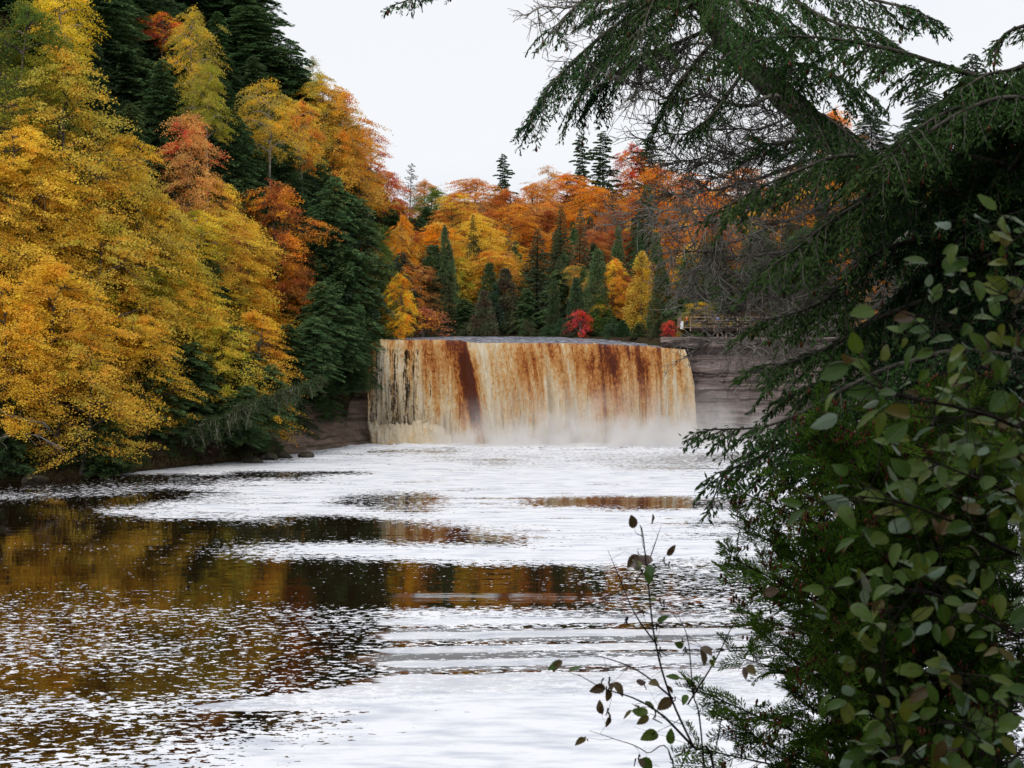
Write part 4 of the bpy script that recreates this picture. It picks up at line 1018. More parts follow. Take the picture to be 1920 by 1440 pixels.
def build_trees():
    rng = np.random.default_rng(11)
    placed = []
    for i, (kind, name, px, py, wpx, H, ymin, c1, c2, mv, lab) in enumerate(TREES):
        x, y, z, h = fit_on_ray(px, py, H, ymin)
        W = wpx / FPX * y * 1.02
        j = rng.uniform(0.93, 1.07, 3)
        col = tuple(np.array(C[c1]) * j)
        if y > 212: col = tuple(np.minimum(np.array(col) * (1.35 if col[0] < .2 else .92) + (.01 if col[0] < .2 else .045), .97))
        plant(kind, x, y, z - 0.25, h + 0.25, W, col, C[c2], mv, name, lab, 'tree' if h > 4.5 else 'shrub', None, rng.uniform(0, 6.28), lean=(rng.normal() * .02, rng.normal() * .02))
        placed.append((x, y, z + h, W))
    HANG = [  # column, row of the foot, depth, height, width px
        (585, 705, 190, 8, 120, 'hemlock clinging above the undercut with boughs over the earth slope'), (640, 690, 196, 8, 110, 'hemlock hanging over the left end of the undercut ledge'),
        (672, 705, 202, 7, 70, 'hemlock whose bough tips brush the left edge of the falling water'), (545, 735, 186, 9, 120, 'hemlock above the tan stone and shore slabs'),
        (660, 735, 199, 5, 90, 'small hemlock low on the ledge beside the thin left strands of the falls'), (610, 650, 195, 9, 120, 'hemlock on the ledge top beneath the big dark one'),
        (500, 800, 180, 8, 120, 'hemlock at the water end of the bank behind the leaning trunk tip'), (450, 830, 172, 7, 120, 'hemlock thicket behind the leaning trunk middle')]
    for k, (px, py, Y, h, w, lab) in enumerate(HANG):
        p = at(px, py, Y)
        plant('hem%d' % (k % 3), p.x, p.y, p.z, h, w / FPX * Y, C['hgreen'], C['dgreen'], .5, 'hemlock', lab, 'tree', None, k * 1.1, lean=(.12, .06))
    # fillers on the slopes between and under the described trees
    def fill(n, kinds, xr, yr, hr, wr, cols, group, label, name, test, seed, mind=2.6, cat='tree'):
        r = np.random.default_rng(seed); got = []; tries = 0
        while len(got) < n and tries < n * 60:
            tries += 1
            x = r.uniform(*xr); y = r.uniform(*yr)
            g = gz(x, y)
            if not test(x, y, g): continue
            if got and min(math.hypot(x - a, y - b) for a, b in got) < mind: continue
            h = r.uniform(*hr)
            px, py = to_px(x, y, g + h)
            lim = np.interp(px, SKY_X, SKY_Y) + 34
            if py < lim:
                h = max(0, h - (lim - py) / FPX * y)
                if h < hr[0] * 0.6: continue
            k = kinds[int(r.integers(len(kinds)))]
            cc = C[cols[int(r.integers(len(cols)))]]
            plant(k, x, y, g - 0.2, h, h * r.uniform(*wr), tuple(np.array(cc) * r.uniform(.85, 1.15, 3)), C[cols[int(r.integers(len(cols)))]], .4, name, label, cat, group, r.uniform(0, 6.28))
            got.append((x, y))
    dl = lambda x, y: float(poly_dist(LOWER, np.array([x]), np.array([y]))[0])
    du = lambda x, y: float(poly_dist(UPPER, np.array([x]), np.array([y]))[0])
    vis = lambda x, y: -0.40 * y < x < 0.42 * y
    left = lambda x, y, g: vis(x, y) and dl(x, y) > 2.0 and du(x, y) > 4 and x < -18
    fill(150, ['hem0', 'hem1', 'hem2'], (-115, -18), (158, 310), (9, 14), (.55, .8), ['dgreen', 'hgreen', 'spruce'],
         'dark hemlocks filling the left hillside', 'dark hemlock half hidden between the coloured trees of the left hillside', 'hemlock', lambda x, y, g: left(x, y, g) and not (float(to_px(x, y, g)[0]) < 340 and y < 186), 5, 4.0)
    fill(34, ['full0', 'full2', 'top0', 'full3'], (-110, -20), (158, 250), (13, 19), (.5, .7), ['gold', 'olive', 'gold2', 'gold', 'ygreen'],
         'autumn broadleaves filling the left hillside', 'gold or olive broadleaf half hidden among the trees of the left hillside', 'broadleaf_tree', lambda x, y, g: left(x, y, g) and g < 20 and float(to_px(x, y, g)[0]) < 480, 6, 5)
    far = lambda x, y, g: vis(x, y) and du(x, y) > 3 and x > -28 + 0 * y and y > 211 and dl(x, y) > 4
    fill(84, ['hem0', 'hem2', 'ced0', 'ced1', 'spr0', 'ced1'], (-30, 75), (214, 300), (8, 13), (.36, .5), ['dgreen', 'hgreen', 'spruce', 'cedarc', 'cedarc'],
         'dark conifers filling the far shore', 'dark conifer half hidden among the trees of the far shore', 'conifer', far, 8, 3.6)
    fill(90, ['full0', 'full1', 'maple0', 'maple2', 'thin1'], (-35, 105), (234, 318), (9, 15), (.5, .75), ['orange', 'dorange', 'gold2', 'rust', 'peach', 'orange'],
         'autumn broadleaves filling the far slope', 'orange or rust broadleaf half hidden on the far slope', 'broadleaf_tree', far, 9, 4.2)
    right = lambda x, y, g: vis(x, y) and dl(x, y) > 3.0 and x > 38 and y < 240
    fill(34, ['hem0', 'hem1', 'hem2', 'full1'], (38, 110), (110, 238), (9, 15), (.45, .6), ['dgreen', 'hgreen', 'dgreen', 'cedarc'],
         'trees filling the right cliff top', 'dark tree behind the foreground boughs on the right cliff top', 'hemlock', right, 10, 5)
    # low bushes: bank foot and far waterline
    bank = lambda x, y, g: vis(x, y) and 0.2 < dl(x, y) < 5 and x < -27 and y < 186 and g < 8
    fill(60, ['bush0', 'hem0', 'bush0'], (-66, -24), (140, 203), (1.2, 3.2), (1.0, 1.5), ['brown', 'dgreen', 'dgreen', 'hgreen', 'hgreen'],
         'brush along the left waterline', 'low brown and green brush at the foot of the left bank', 'bush', bank, 12, 1.6, 'shrub')
    shore = lambda x, y, g: vis(x, y) and 0.5 < du(x, y) < 3.5 and y > 208.5
    fill(34, ['bush0', 'hem0', 'ced0'], (-24, 32), (208, 252), (1.6, 3.4), (.9, 1.3), ['dgreen', 'cedarc', 'brown', 'hgreen'],
         'brush along the upper waterline', 'low dark brush at the water edge above the falls', 'bush', shore, 13, 1.4, 'shrub')
    edge = lambda x, y, g: vis(x, y) and 0.9 < dl(x, y) < 9 and x > 25.5 and y > 206
    fill(26, ['bush0'], (25, 50), (206, 216), (0.7, 1.5), (1.2, 1.8), ['ygreen', 'cedarc', 'brown', 'green', 'olive'],
         'brush on the right cliff edge', 'low green and brown brush on the grassy ledge by the platform', 'bush', edge, 14, 1.2, 'shrub')

# ------------------------------------------------------------------ foreground plants
UPV = np.array([0, 0, 1.0])

def branch_arrays(path, rb, tb, rng, L=1.0, r0=0.03, sp=0.09, twig=0.17, need=(0.058, 0.0066), droop=0.5, start=0.08, fill=1.0, bare=0.0, end=1.0, cones=None):
    """one hemlock bough: main stem, side sprays on both sides, needle-bearing shoots along them"""
    P = smooth_path(path, max(12, int(len(path) * 6)))
    seg = np.concatenate([[0], np.cumsum(np.linalg.norm(np.diff(P, axis=0), axis=1))]); tot = seg[-1]
    tb.add(P, r0, 0.004, 5)
    n = int(tot * (end - start) / sp)
    for i in range(n):
        u = start + (end - start) * (i + rng.random()) / n
        s = u * tot; k = min(len(P) - 2, np.searchsorted(seg, s) - 1); k = max(k, 0)
        f = (s - seg[k]) / max(seg[k + 1] - seg[k], 1e-6)
        o = P[k] * (1 - f) + P[k + 1] * f
        t = unit(P[k + 1] - P[k])
        side = np.cross(t, UPV); side = unit(side if np.linalg.norm(side) > .1 else np.array([1., 0, 0]))
        sg = 1 if i % 2 else -1
        d = unit(t * rng.uniform(.5, .95) + side * sg * rng.uniform(.5, 1.0) + UPV * rng.uniform(-.45, .15))
        l = L * (0.35 + 0.65 * math.sin(min(1, (1 - u) * 1.5 + 0.12) * math.pi / 2)) * rng.uniform(.55, 1.1)
        m = max(4, int(l / 0.07))
        q = np.linspace(0, 1, m)
        S = o + (q * l)[:, None] * d
        S[:, 2] -= droop * l * q ** 1.8 * rng.uniform(.6, 1.3)
        S += np.cumsum(rng.normal(size=(m, 3)) * 0.006, axis=0)
        tb.add(S, 0.007, 0.0025, 3)
        if rng.random() < bare: continue
        # side shoots of the spray
        dt = unit(np.gradient(S, axis=0))
        ns = max(6, int(l / 0.019 * fill))
        uu = (np.arange(ns) + rng.random(ns)) / ns
        kk = np.minimum((uu * (m - 1)).astype(int), m - 2); ff = (uu * (m - 1) - kk)[:, None]
        B = S[kk] * (1 - ff) + S[kk + 1] * ff; T = dt[kk]
        sd = np.cross(T, UPV); sd = unit(sd + 1e-6)
        sg2 = np.where(np.arange(ns) % 2, 1, -1)[:, None]
        D = unit(T * rng.uniform(.55, 1.0, (ns, 1)) + sd * sg2 * rng.uniform(.4, .9, (ns, 1)) - UPV * rng.uniform(0.0, .75, (ns, 1)))
        ll = twig * (1 - 0.55 * uu[:, None]) * rng.uniform(.5, 1.2, (ns, 1))
        cv = rng.random() * 0.35
        for a, b_ in ((0.0, 1.0), (0.22, .95), (0.42, .9), (0.62, .8), (0.82, .65)):
            # each shoot is a chain of overlapping needle fans
            jit = rng.normal(size=(ns, 3)) * 0.42
            d2 = unit(D + jit * (1 if a else 0.2) - UPV * .25 * a)
            p = B + D * ll * a
            w = unit(np.cross(d2, unit(UPV * 1.0 + rng.normal(size=(ns, 3)) * .8)))
            rb.add(p, d2 * need[0] * b_ * rng.uniform(.7, 1.25, (ns, 1)), w * need[1] * rng.uniform(.8, 1.4, (ns, 1)), np.clip(cv + .65 * rng.random(ns), 0, 1))
        k1 = rng.random(ns) < .8
        rb.add(S[kk][k1] + rng.normal(size=(k1.sum(), 3)) * .01, T[k1] * need[0] * .8, unit(np.cross(T, UPV) + .4 * rng.normal(size=(ns, 3)))[k1] * need[1], cv + .6 * rng.random(k1.sum()))
        if cones is not None and rng.random() < .35:
            cones.append(S[-1]); cones.append(S[int(m * .6)])

def pxpath(L, Y0, Y1=None):
    Y1 = Y0 if Y1 is None else Y1
    return [np.array(at(x, y, Y0 + (Y1 - Y0) * i / max(1, len(L) - 1))) for i, (x, y) in enumerate(L)]

def cone_mesh(pts, rng, size=0.018):
    v = []; f = []; n = 0
    for p in pts:
        s = size * rng.uniform(.7, 1.2); h = s * 1.5; k = 5
        rings = [(0, .1), (-.3 * h, .9), (-.8 * h, 1.0), (-1.3 * h, .5)]
        for dz, rr in rings:
            for j in range(k):
                a = 6.283 * j / k
                v.append((p[0] + s * .55 * rr * math.cos(a), p[1] + s * .55 * rr * math.sin(a), p[2] + dz))
        for r in range(3):
            for j in range(k):
                f.append((n + r * k + j, n + r * k + (j + 1) % k, n + (r + 1) * k + (j + 1) % k, n + (r + 1) * k + j))
        n += 4 * k
    return mesh_np('cones', v, f)

def plantpart(rb, tb, name_w, name_f, root, mw, mf, col, tint, mixv, label=None):
    org = np.array(root.location)
    mw_ = tb.mesh(name_w); o = link(name_w, mw_, mw, root)
    co = np.zeros(len(mw_.vertices) * 3, np.float32); mw_.vertices.foreach_get('co', co); co = co.reshape(-1, 3) - org; mw_.vertices.foreach_set('co', co.ravel()); mw_.update()
    if label: o['label'] = label
    if rb is not None and rb.v:
        mf_ = rb.mesh(name_f); q = link(name_f, mf_, mf, o)
        co = np.zeros(len(mf_.vertices) * 3, np.float32); mf_.vertices.foreach_get('co', co); co = co.reshape(-1, 3) - org; mf_.vertices.foreach_set('co', co.ravel()); mf_.update()
        q['leafcolor'] = list(col); q['tint'] = list(tint); q['tintmix'] = float(mixv)
    return o

def dead_limb(tb, path, rng, r0=0.03, nt=26, L=0.55, sub=5, up=0.1):
    P = smooth_path(path, 22); P += np.cumsum(rng.normal(size=P.shape) * 0.012, axis=0)
    tb.add(P, r0, 0.005, 5)
    for i in range(nt):
        k = rng.integers(3, 21); o = P[k]; t = unit(P[min(k + 1, 21)] - P[k - 1])
        d = unit(t * .7 + rng.normal(size=3) * .6 + UPV * rng.uniform(-.3, .3))
        l = L * rng.uniform(.3, 1.1) * (1.2 - .5 * k / 21)
        Q = smooth_path([o, o + d * l * .5 + rng.normal(size=3) * .05 * l, o + d * l + np.array([0, 0, up * l]) + rng.normal(size=3) * .12 * l], 7)
        tb.add(Q, 0.0075, 0.0028, 3)
        for j in range(sub):
            q = Q[rng.integers(1, 7)]; dd = unit(d + rng.normal(size=3) * .65) * l * rng.uniform(.2, .55)
            tb.add(np.array([q, q + dd * .5 + rng.normal(size=3) * .025 * l * 2, q + dd + np.array([0, 0, .12 * l * rng.normal()])]), 0.0042, 0.0022, 3)

def leaf_blade(rng, L, W, n=9, fold=0.18, curl=0.15):
    """ovate toothed blade in its own frame (stalk at origin, +x to the tip)"""
    t = np.linspace(0, 1, n)
    w = W * np.sin(np.pi * t ** 0.8) ** 0.75 * (1 - .12 * t)
    w = w * (1 + 0.05 * np.where(np.arange(n) % 2, 1, -1)); w[0] = 0; w[-1] = 0
    x = t * L; z0 = -curl * L * t ** 2
    rows = []
    for s in (-1, -.5, 0, .5, 1):
        rows.append(np.stack([x, s * w, z0 + fold * np.abs(s) * w + 0.03 * L * np.sin(t * 16) * abs(s) * .3], -1))
    V = np.stack(rows, 1)          # n x 5 x 3
    uv = np.stack([np.broadcast_to(t[:, None], (n, 5)), np.broadcast_to(np.array([-1, -.5, 0, .5, 1])[None], (n, 5)), np.zeros((n, 5))], -1)
    i = (np.arange(n - 1)[:, None] * 5 + np.arange(4)[None]).reshape(-1)
    F = np.stack([i, i + 1, i + 6, i + 5], -1)
    return V.reshape(-1, 3), F, uv.reshape(-1, 3)

class Blades:
    def __init__(s): s.v = []; s.f = []; s.uv = []; s.a = []; s.n = 0
    def add(s, p, d, nrm, L, W, rng, tone, fold=.18, curl=.15):
        V, F, uv = leaf_blade(rng, L, W, 11, fold, curl)
        d = unit(np.asarray(d, float)); y = unit(np.cross(nrm, d)); z = np.cross(d, y)
        s.v.append(np.asarray(p) + V[:, :1] * d + V[:, 1:2] * y + V[:, 2:] * z)
        s.f.append(F + s.n); s.uv.append(uv); s.a.append(np.full(len(V), tone)); s.n += len(V)
    def mesh(s, name, org):
        return mesh_np(name, np.concatenate(s.v) - org, np.concatenate(s.f), {'v': np.concatenate(s.a), 'blade': np.concatenate(s.uv)}, smooth=True)

def alder_leaf_material():
    nt = NT('alder_leaf')
    v = nt.attr('v').outputs['Fac']
    uv = nt.attr('blade').outputs['Vector']
    sp = nt.n('ShaderNodeSeparateXYZ'); nt.l(uv, sp.inputs[0])
    ay = nt.math('ABSOLUTE', sp.outputs[1])
    vein = nt.math('ABSOLUTE', nt.math('SINE', nt.math('MULTIPLY', nt.math('SUBTRACT', sp.outputs[0], nt.math('MULTIPLY', ay, 0.16)), 26.0)))
    vm = nt.maprange(vein, 0.0, 0.22, 1.0, 0.0); mid = nt.maprange(ay, 0.0, 0.10, 1.0, 0.0)
    vm = nt.math('MAXIMUM', vm, mid)
    top = nt.ramp(v, [(0.0, (0.050, 0.135, 0.010)), (0.45, (0.11, 0.20, 0.012)), (0.72, (0.21, 0.23, 0.018)), (0.86, (0.17, 0.11, 0.03)), (1.0, (0.12, 0.06, 0.035))])
    und = nt.ramp(v, [(0.0, (0.20, 0.32, 0.20)), (0.6, (0.28, 0.36, 0.23)), (0.85, (0.22, 0.15, 0.11)), (1.0, (0.16, 0.09, 0.08))])
    blot = nt.maprange(nt.noise(nt.coords(), 55.0, 3.0, 0.6), 0.58, 0.68)
    top = nt.mix(nt.math('MULTIPLY', blot, 0.55), top, (0.10, 0.05, 0.02))
    geo = nt.n('ShaderNodeNewGeometry')
    c = nt.mix(geo.outputs['Backfacing'], und, top)
    c = nt.mix(nt.math('MULTIPLY', vm, 0.5), c, (0.24, 0.26, 0.09))
    rim = nt.maprange(nt.math('ADD', ay, nt.math('MULTIPLY', nt.noise(nt.coords(), 30.0, 2.0), 0.5)), 1.12, 1.3)
    c = nt.mix(nt.math('MULTIPLY', rim, 0.6), c, (0.12, 0.06, 0.03))
    bn = nt.bump(vm, 0.4, 0.003)
    p = principled(nt, c, 0.42, 0.45, bn)
    t = nt.n('ShaderNodeBsdfTranslucent'); nt.l(c, t.inputs[0])
    mx = nt.n('ShaderNodeMixShader'); mx.inputs[0].default_value = 0.3
    nt.l(p, mx.inputs[1]); nt.l(t.outputs[0], mx.inputs[2])
    return nt.done(mx.outputs[0])

def hang_to_ground(path):
    """carry a stem on from its first point down to the ground, outside the picture"""
    p = np.array(path[0]); g = gz(p[0] + .15, p[1] + .3)
    return [np.array([p[0] + .25, p[1] + .4, min(g, p[2] - .3) - .1]), np.array([p[0] + .12, p[1] + .2, (g + p[2]) / 2])] + list(path)

CONES = {}
def build_near():
    M['lichenbark'] = bark_material('lichened_bark', (0.028, 0.022, 0.02), (0.19, 0.17, 0.14), 14.0, 0.6)
    M['deadtwig'] = bark_material('dead_twig', (0.12, 0.10, 0.09), (0.40, 0.37, 0.33), 6.0, 1.0)
    M['twig'] = bark_material('dark_twig', (0.02, 0.014, 0.013), (0.075, 0.055, 0.05), 12.0, 1.0)
    M['blade'] = alder_leaf_material()
    nt = NT('brown_cone'); M['cone'] = nt.done(principled(nt, nt.ramp(nt.noise(nt.coords(), 40, 2), [(0.4, (0.045, 0.018, 0.010)), (0.6, (0.20, 0.065, 0.03))]), 0.8, .2))
    nt = NT('dark_catkin'); M['catkin'] = nt.done(principled(nt, (0.05, 0.022, 0.022), 0.8, .2))
    rng = np.random.default_rng(42)
    hg, hb = (0.032, 0.080, 0.032), (0.072, 0.135, 0.042)
    # ================= leaning hemlock
    Y = 14.5
    trunk = pxpath([(2080, 760), (1930, 590), (1760, 440), (1620, 310), (1500, 212), (1400, 125), (1340, 50), (1290, -60), (1250, -190), (1225, -340)], Y + 1.0, Y - .6)
    bx, by = 10.5, 16.5
    base = np.array([bx, by, gz(bx, by) - .3])
    root = empty('leaning_hemlock', tuple(base))
    tag(root, 'hemlock whose thick lichened trunk leans up to the left across the sky at upper right', 'tree')
    tp = smooth_path([base, (base + trunk[0]) / 2 + np.array([.6, 0, -.2])] + trunk, 90)
    tb = Tubes(); rad = np.interp(np.linspace(0, 1, 90), [0, .3, .55, .75, 1], [.22, .155, .12, .09, .04]) * (1 + .09 * rng.normal(size=90))
    tp = smooth_path(tp, 420); rad = np.interp(np.linspace(0, 1, 420), np.linspace(0, 1, 90), rad)
    tb.add(tp, 0, 0, 22, rad)
    a_ = np.arange(22) / 22 * 6.283; sl = np.arange(420)[:, None] * .05
    bump = 1 + .16 * (fbm(np.cos(a_)[None] * 1.6 + sl * .5 + 4, np.sin(a_)[None] * 1.6 + sl * .3 + 9, 3) - .5) + .16 * (fbm(np.cos(a_)[None] * 5 + sl * 2.2, np.sin(a_)[None] * 5 + sl * 2.6 + 3, 4) - .5)
    vv = tb.v[-1].reshape(420, 22, 3); tb.v[-1] = (tp[:, None] + (vv - tp[:, None]) * bump[..., None]).reshape(-1, 3)
    tp = smooth_path(tp, 90)
    # broken stubs along the underside
    for k in range(44, 80, 2):
        d = unit(np.array([rng.normal() * .6, rng.normal() * .5, rng.choice([-1, 1]) * rng.random()]) + .2 * rng.normal(size=3))
        tb.add(np.array([tp[k], tp[k] + d * rng.uniform(.12, .3), tp[k] + d * rng.uniform(.32, .6) + rng.normal(size=3) * .06]), .02, .006, 5)
    plantpart(None, tb, 'trunk', '', root, M['lichenbark'], None, hg, hb, 0)
    def bough(path, Y0, Y1, parent, **kw):
        rb, t = Ribbons(), Tubes(); cn = []
        kw2 = dict(L=.85, r0=.026, sp=.050); kw2.update(kw); kw2['L'] *= .74; kw2['droop'] *= .55
        branch_arrays(pxpath(path, Y0, Y1), rb, t, rng, cones=cn, **kw2)
        j = rng.uniform(.8, 1.2)
        o = plantpart(rb, t, 'bough', 'needles', parent, M['lichenbark'], M['needle'], tuple(np.array(hg) * j), hb, .45)
        CONES.setdefault(parent.name, []).extend(cn)
    # crown hanging over the river
    L1 = [([(1290, -60), (1240, -10), (1150, 50), (1080, 110), (1025, 170), (992, 232)], 14, 13.4, dict(L=.75, droop=.9)),
          ([(1310, 0), (1230, 50), (1160, 90), (1110, 140), (1075, 205)], 14, 14.5, dict(L=.7, droop=1.0)),
          ([(1340, 50), (1270, 80), (1190, 110), (1130, 160), (1115, 195)], 14.3, 14.8, dict(L=.6, droop=1.0)),
          ([(1260, -150), (1200, -70), (1120, -20), (1060, 30), (1035, 62)], 14, 13, dict(L=.6, droop=.8, bare=.4)),
          ([(1350, 65), (1310, 110), (1270, 160), (1240, 230)], 14, 13.6, dict(L=.55, droop=1.0)),
          ([(1400, 125), (1370, 170), (1330, 220), (1290, 250)], 14, 13.6, dict(L=.5, droop=.9)),
          ([(1240, -200), (1300, -60), (1370, -10), (1450, 20), (1520, 70)], 14, 13, dict(L=.8, droop=.8)),
          ([(1300, -20), (1350, 20), (1400, 60), (1460, 90), (1500, 150)], 14, 13, dict(L=.7, droop=.9)),
          ([(1330, 20), (1260, -10), (1180, 10), (1110, 30)], 14.2, 15, dict(L=.8, droop=.7)),
          ([(1270, -100), (1240, -30), (1210, 40), (1200, 110)], 14.2, 13, dict(L=.7, droop=.7)),
          ([(1400, 125), (1450, 130), (1510, 120), (1580, 150), (1640, 190)], 14, 13, dict(L=.7, droop=.7)),
          ([(1440, -80), (1480, -10), (1560, 40), (1640, 60), (1700, 100)], 13, 12, dict(L=.8, droop=.8)),
          ([(1460, -120), (1540, -30), (1640, 0), (1720, 20), (1740, 40)], 13, 12, dict(L=.6, droop=.7)),
          ([(1360, -80), (1370, -20), (1400, 40), (1380, 110)], 13, 12.5, dict(L=.7, droop=.8)),
          ([(1560, 262), (1500, 262), (1440, 270), (1400, 250)], 14, 13.2, dict(L=.45, droop=.6, bare=.3)),
          ([(1500, 212), (1540, 215), (1590, 250), (1640, 300)], 13.6, 12.6, dict(L=.6, droop=.9)),
          ([(1420, 120), (1490, 170), (1530, 230), (1560, 290)], 13.6, 12.8, dict(L=.55, droop=.9)),
          ([(1240, -260), (1100, -170), (940, -90), (830, -30), (770, -2), (735, 10)], 14, 13.5, dict(L=.35, droop=.8, start=.7, sp=.06))]
    for path, a, b, kw in L1: bough(path, a, b, root, **kw)
    # dead limbs below the trunk
    rng2 = np.random.default_rng(5)
    def dead(path, Y0, Y1, parent, **kw):
        t = Tubes(); dead_limb(t, pxpath(path, Y0, Y1), rng2, **kw)
        plantpart(None, t, 'dead_limb', '', parent, M['deadtwig'], None, hg, hb, 0)
    D = [[(1560, 260), (1480, 310), (1400, 335), (1300, 345), (1225, 350)], [(1600, 295), (1500, 340), (1400, 380), (1300, 375), (1190, 395)],
         [(1500, 212), (1430, 240), (1350, 240), (1270, 250), (1190, 262)], [(1460, 180), (1400, 200), (1330, 185), (1270, 200), (1200, 170)],
         [(1540, 250), (1470, 290), (1400, 280), (1330, 300), (1250, 300)], [(1620, 320), (1540, 400), (1440, 430), (1350, 420), (1260, 450)],
         [(1640, 330), (1560, 430), (1450, 480), (1370, 490), (1290, 520)], [(1400, 125), (1330, 150), (1270, 140), (1200, 175), (1140, 170)],
         [(1580, 280), (1520, 300), (1450, 345), (1360, 330), (1290, 360)], [(1700, 390), (1600, 470), (1500, 520), (1400, 560), (1300, 600)],
         [(1720, 420), (1620, 500), (1500, 590), (1400, 610), (1320, 660)], [(1660, 350), (1560, 380), (1450, 410), (1340, 460), (1240, 470)],
         [(1680, 400), (1580, 500), (1480, 560), (1380, 540), (1280, 560)], [(1620, 310), (1560, 330), (1520, 290), (1450, 230), (1400, 210)],
         [(1380, 100), (1300, 90), (1220, 130), (1130, 120), (1080, 150)], [(1320, 20), (1240, 10), (1150, -10), (1060, 10), (1010, 0)],
         [(1740, 440), (1640, 560), (1560, 640), (1480, 660), (1390, 690)], [(1700, 390), (1620, 420), (1540, 470), (1440, 520), (1340, 510)],
         [(1760, 450), (1660, 560), (1540, 600), (1440, 640), (1350, 640)], [(1590, 290), (1500, 260), (1420, 300), (1340, 280), (1260, 320)]]
    for i, p in enumerate(D): dead(p, 14.6, 13.2 + 1.6 * rng2.random(), root, r0=.016 if i % 3 else .026, nt=50, L=.62, sub=8)
    # ================= second hemlock standing at the right, outside the frame
    bx, by = 6.6, 10.5
    base = np.array([bx, by, gz(bx, by) - .3])
    r2 = empty('hemlock', tuple(base))
    tag(r2, 'dark green hemlock reaching in from the right edge with long drooping boughs', 'tree')
    tb = Tubes(); tb.add(np.array([base, [5.2, 10.6, 15.0], [5.0, 10.5, 18.5], [5.1, 10.3, 23.0]]), .22, .12, 10)
    plantpart(None, tb, 'trunk', '', r2, M['lichenbark'], None, hg, hb, 0)
    L2 = [([(2150, 260), (1960, 190), (1850, 150), (1760, 120), (1680, 95), (1560, 72), (1450, 70), (1385, 88)], 10, 9.5, dict(L=.62, r0=.028, droop=1.0)),
          ([(2150, 180), (1990, 160), (1900, 185), (1800, 200), (1710, 250), (1650, 320)], 10, 9, dict(L=.8, droop=.7)),
          ([(2150, 230), (2000, 215), (1900, 200), (1800, 180), (1740, 200)], 10.5, 11, dict(L=.7, droop=.8)),
          ([(2150, 300), (1960, 200), (1870, 185), (1760, 235), (1690, 300), (1650, 310)], 9.5, 9, dict(L=.5, droop=.9)),
          ([(2150, 330), (1960, 260), (1900, 310), (1850, 360)], 10, 9.6, dict(L=.6, droop=.9)),
          ([(2100, 80), (1980, 100), (1900, 130), (1850, 140), (1800, 170)], 10, 9.4, dict(L=.65, droop=.7)),
          ([(2100, 20), (1960, 40), (1890, 60), (1860, 100)], 10, 10, dict(L=.4, droop=.6, bare=.5)),
          ([(2150, 420), (1900, 350), (1750, 320), (1600, 290), (1500, 318), (1420, 355), (1365, 385)], 10, 9.4, dict(L=.75, droop=.6)),
          ([(2150, 450), (1850, 380), (1700, 350), (1580, 400), (1500, 460), (1440, 505)], 10, 9.2, dict(L=.8, droop=.7)),
          ([(2150, 400), (1850, 300), (1720, 300), (1650, 350), (1560, 420), (1510, 490)], 10, 9.4, dict(L=.7, droop=.9)),
          ([(2150, 520), (1850, 450), (1720, 450), (1620, 490), (1550, 560), (1480, 590), (1430, 600)], 10, 9.4, dict(L=.8, droop=.7)),
          ([(2150, 560), (1850, 480), (1740, 500), (1660, 580), (1590, 640)], 10, 9.8, dict(L=.8, droop=.8)),
          ([(2150, 600), (1850, 520), (1740, 560), (1640, 600), (1560, 650), (1480, 680), (1420, 695)], 10, 9.2, dict(L=.75, droop=.6)),
          ([(2150, 680), (1850, 600), (1720, 620), (1620, 670), (1550, 710), (1480, 745)], 10, 9.4, dict(L=.85, droop=.7)),
          ([(2150, 740), (1850, 660), (1700, 680), (1600, 720), (1510, 770), (1430, 800), (1318, 806)], 9.5, 8.6, dict(L=.55, droop=.7)),
          ([(2150, 760), (1850, 700), (1700, 720), (1580, 780), (1480, 830), (1350, 888)], 9.5, 8.7, dict(L=.75, droop=.7)),
          ([(2150, 800), (1850, 740), (1700, 760), (1600, 820), (1500, 860), (1440, 880)], 9.5, 9, dict(L=.8, droop=.7)),
          ([(2150, 840), (1850, 790), (1700, 800), (1620, 850), (1540, 900)], 9.5, 9, dict(L=.85, droop=.6)),
          ([(2150, 380), (1900, 420), (1800, 480), (1700, 540), (1640, 620)], 11, 11, dict(L=.9, droop=.8)),
          ([(2150, 500), (1900, 520), (1800, 560), (1720, 620), (1660, 700)], 11, 11, dict(L=.9, droop=.8)),
          ([(2150, 620), (1900, 620), (1800, 660), (1700, 740)], 11, 11, dict(L=.9, droop=.8)),
          ([(2150, 720), (1900, 720), (1800, 760), (1720, 830)], 11, 11, dict(L=.9, droop=.8)),
          ([(2150, 350), (1950, 400), (1860, 430), (1780, 440)], 11, 11, dict(L=.8, droop=.7)),
          ([(2150, 250), (1950, 280), (1850, 320), (1760, 360)], 11.5, 11, dict(L=.8, droop=.8)),
          ([(2150, 130), (1980, 200), (1880, 240), (1800, 290)], 11, 10.6, dict(L=.8, droop=.8)),
          ([(2150, 820), (1950, 830), (1850, 850), (1760, 900)], 11, 11, dict(L=.9, droop=.7)),
          ([(2150, 150), (1960, 150), (1860, 170), (1780, 210), (1730, 260)], 10.6, 10.4, dict(L=.9, droop=.9)),
          ([(2150, 200), (1960, 230), (1840, 260), (1760, 300), (1700, 350)], 10.2, 10.4, dict(L=.9, droop=.9)),
          ([(2150, 90), (1990, 120), (1920, 160), (1880, 210)], 10, 10.4, dict(L=.9, droop=.9)),
          ([(2150, 300), (1990, 330), (1900, 400), (1840, 470)], 10, 10.4, dict(L=.9, droop=.9)),
          ([(2150, 260), (1990, 260), (1800, 300), (1660, 290), (1600, 330)], 10.8, 10.4, dict(L=.8, droop=.9)),
          ([(2150, 380), (1990, 380), (1820, 380), (1700, 400), (1600, 440)], 10.8, 10.4, dict(L=.8, droop=.9))]
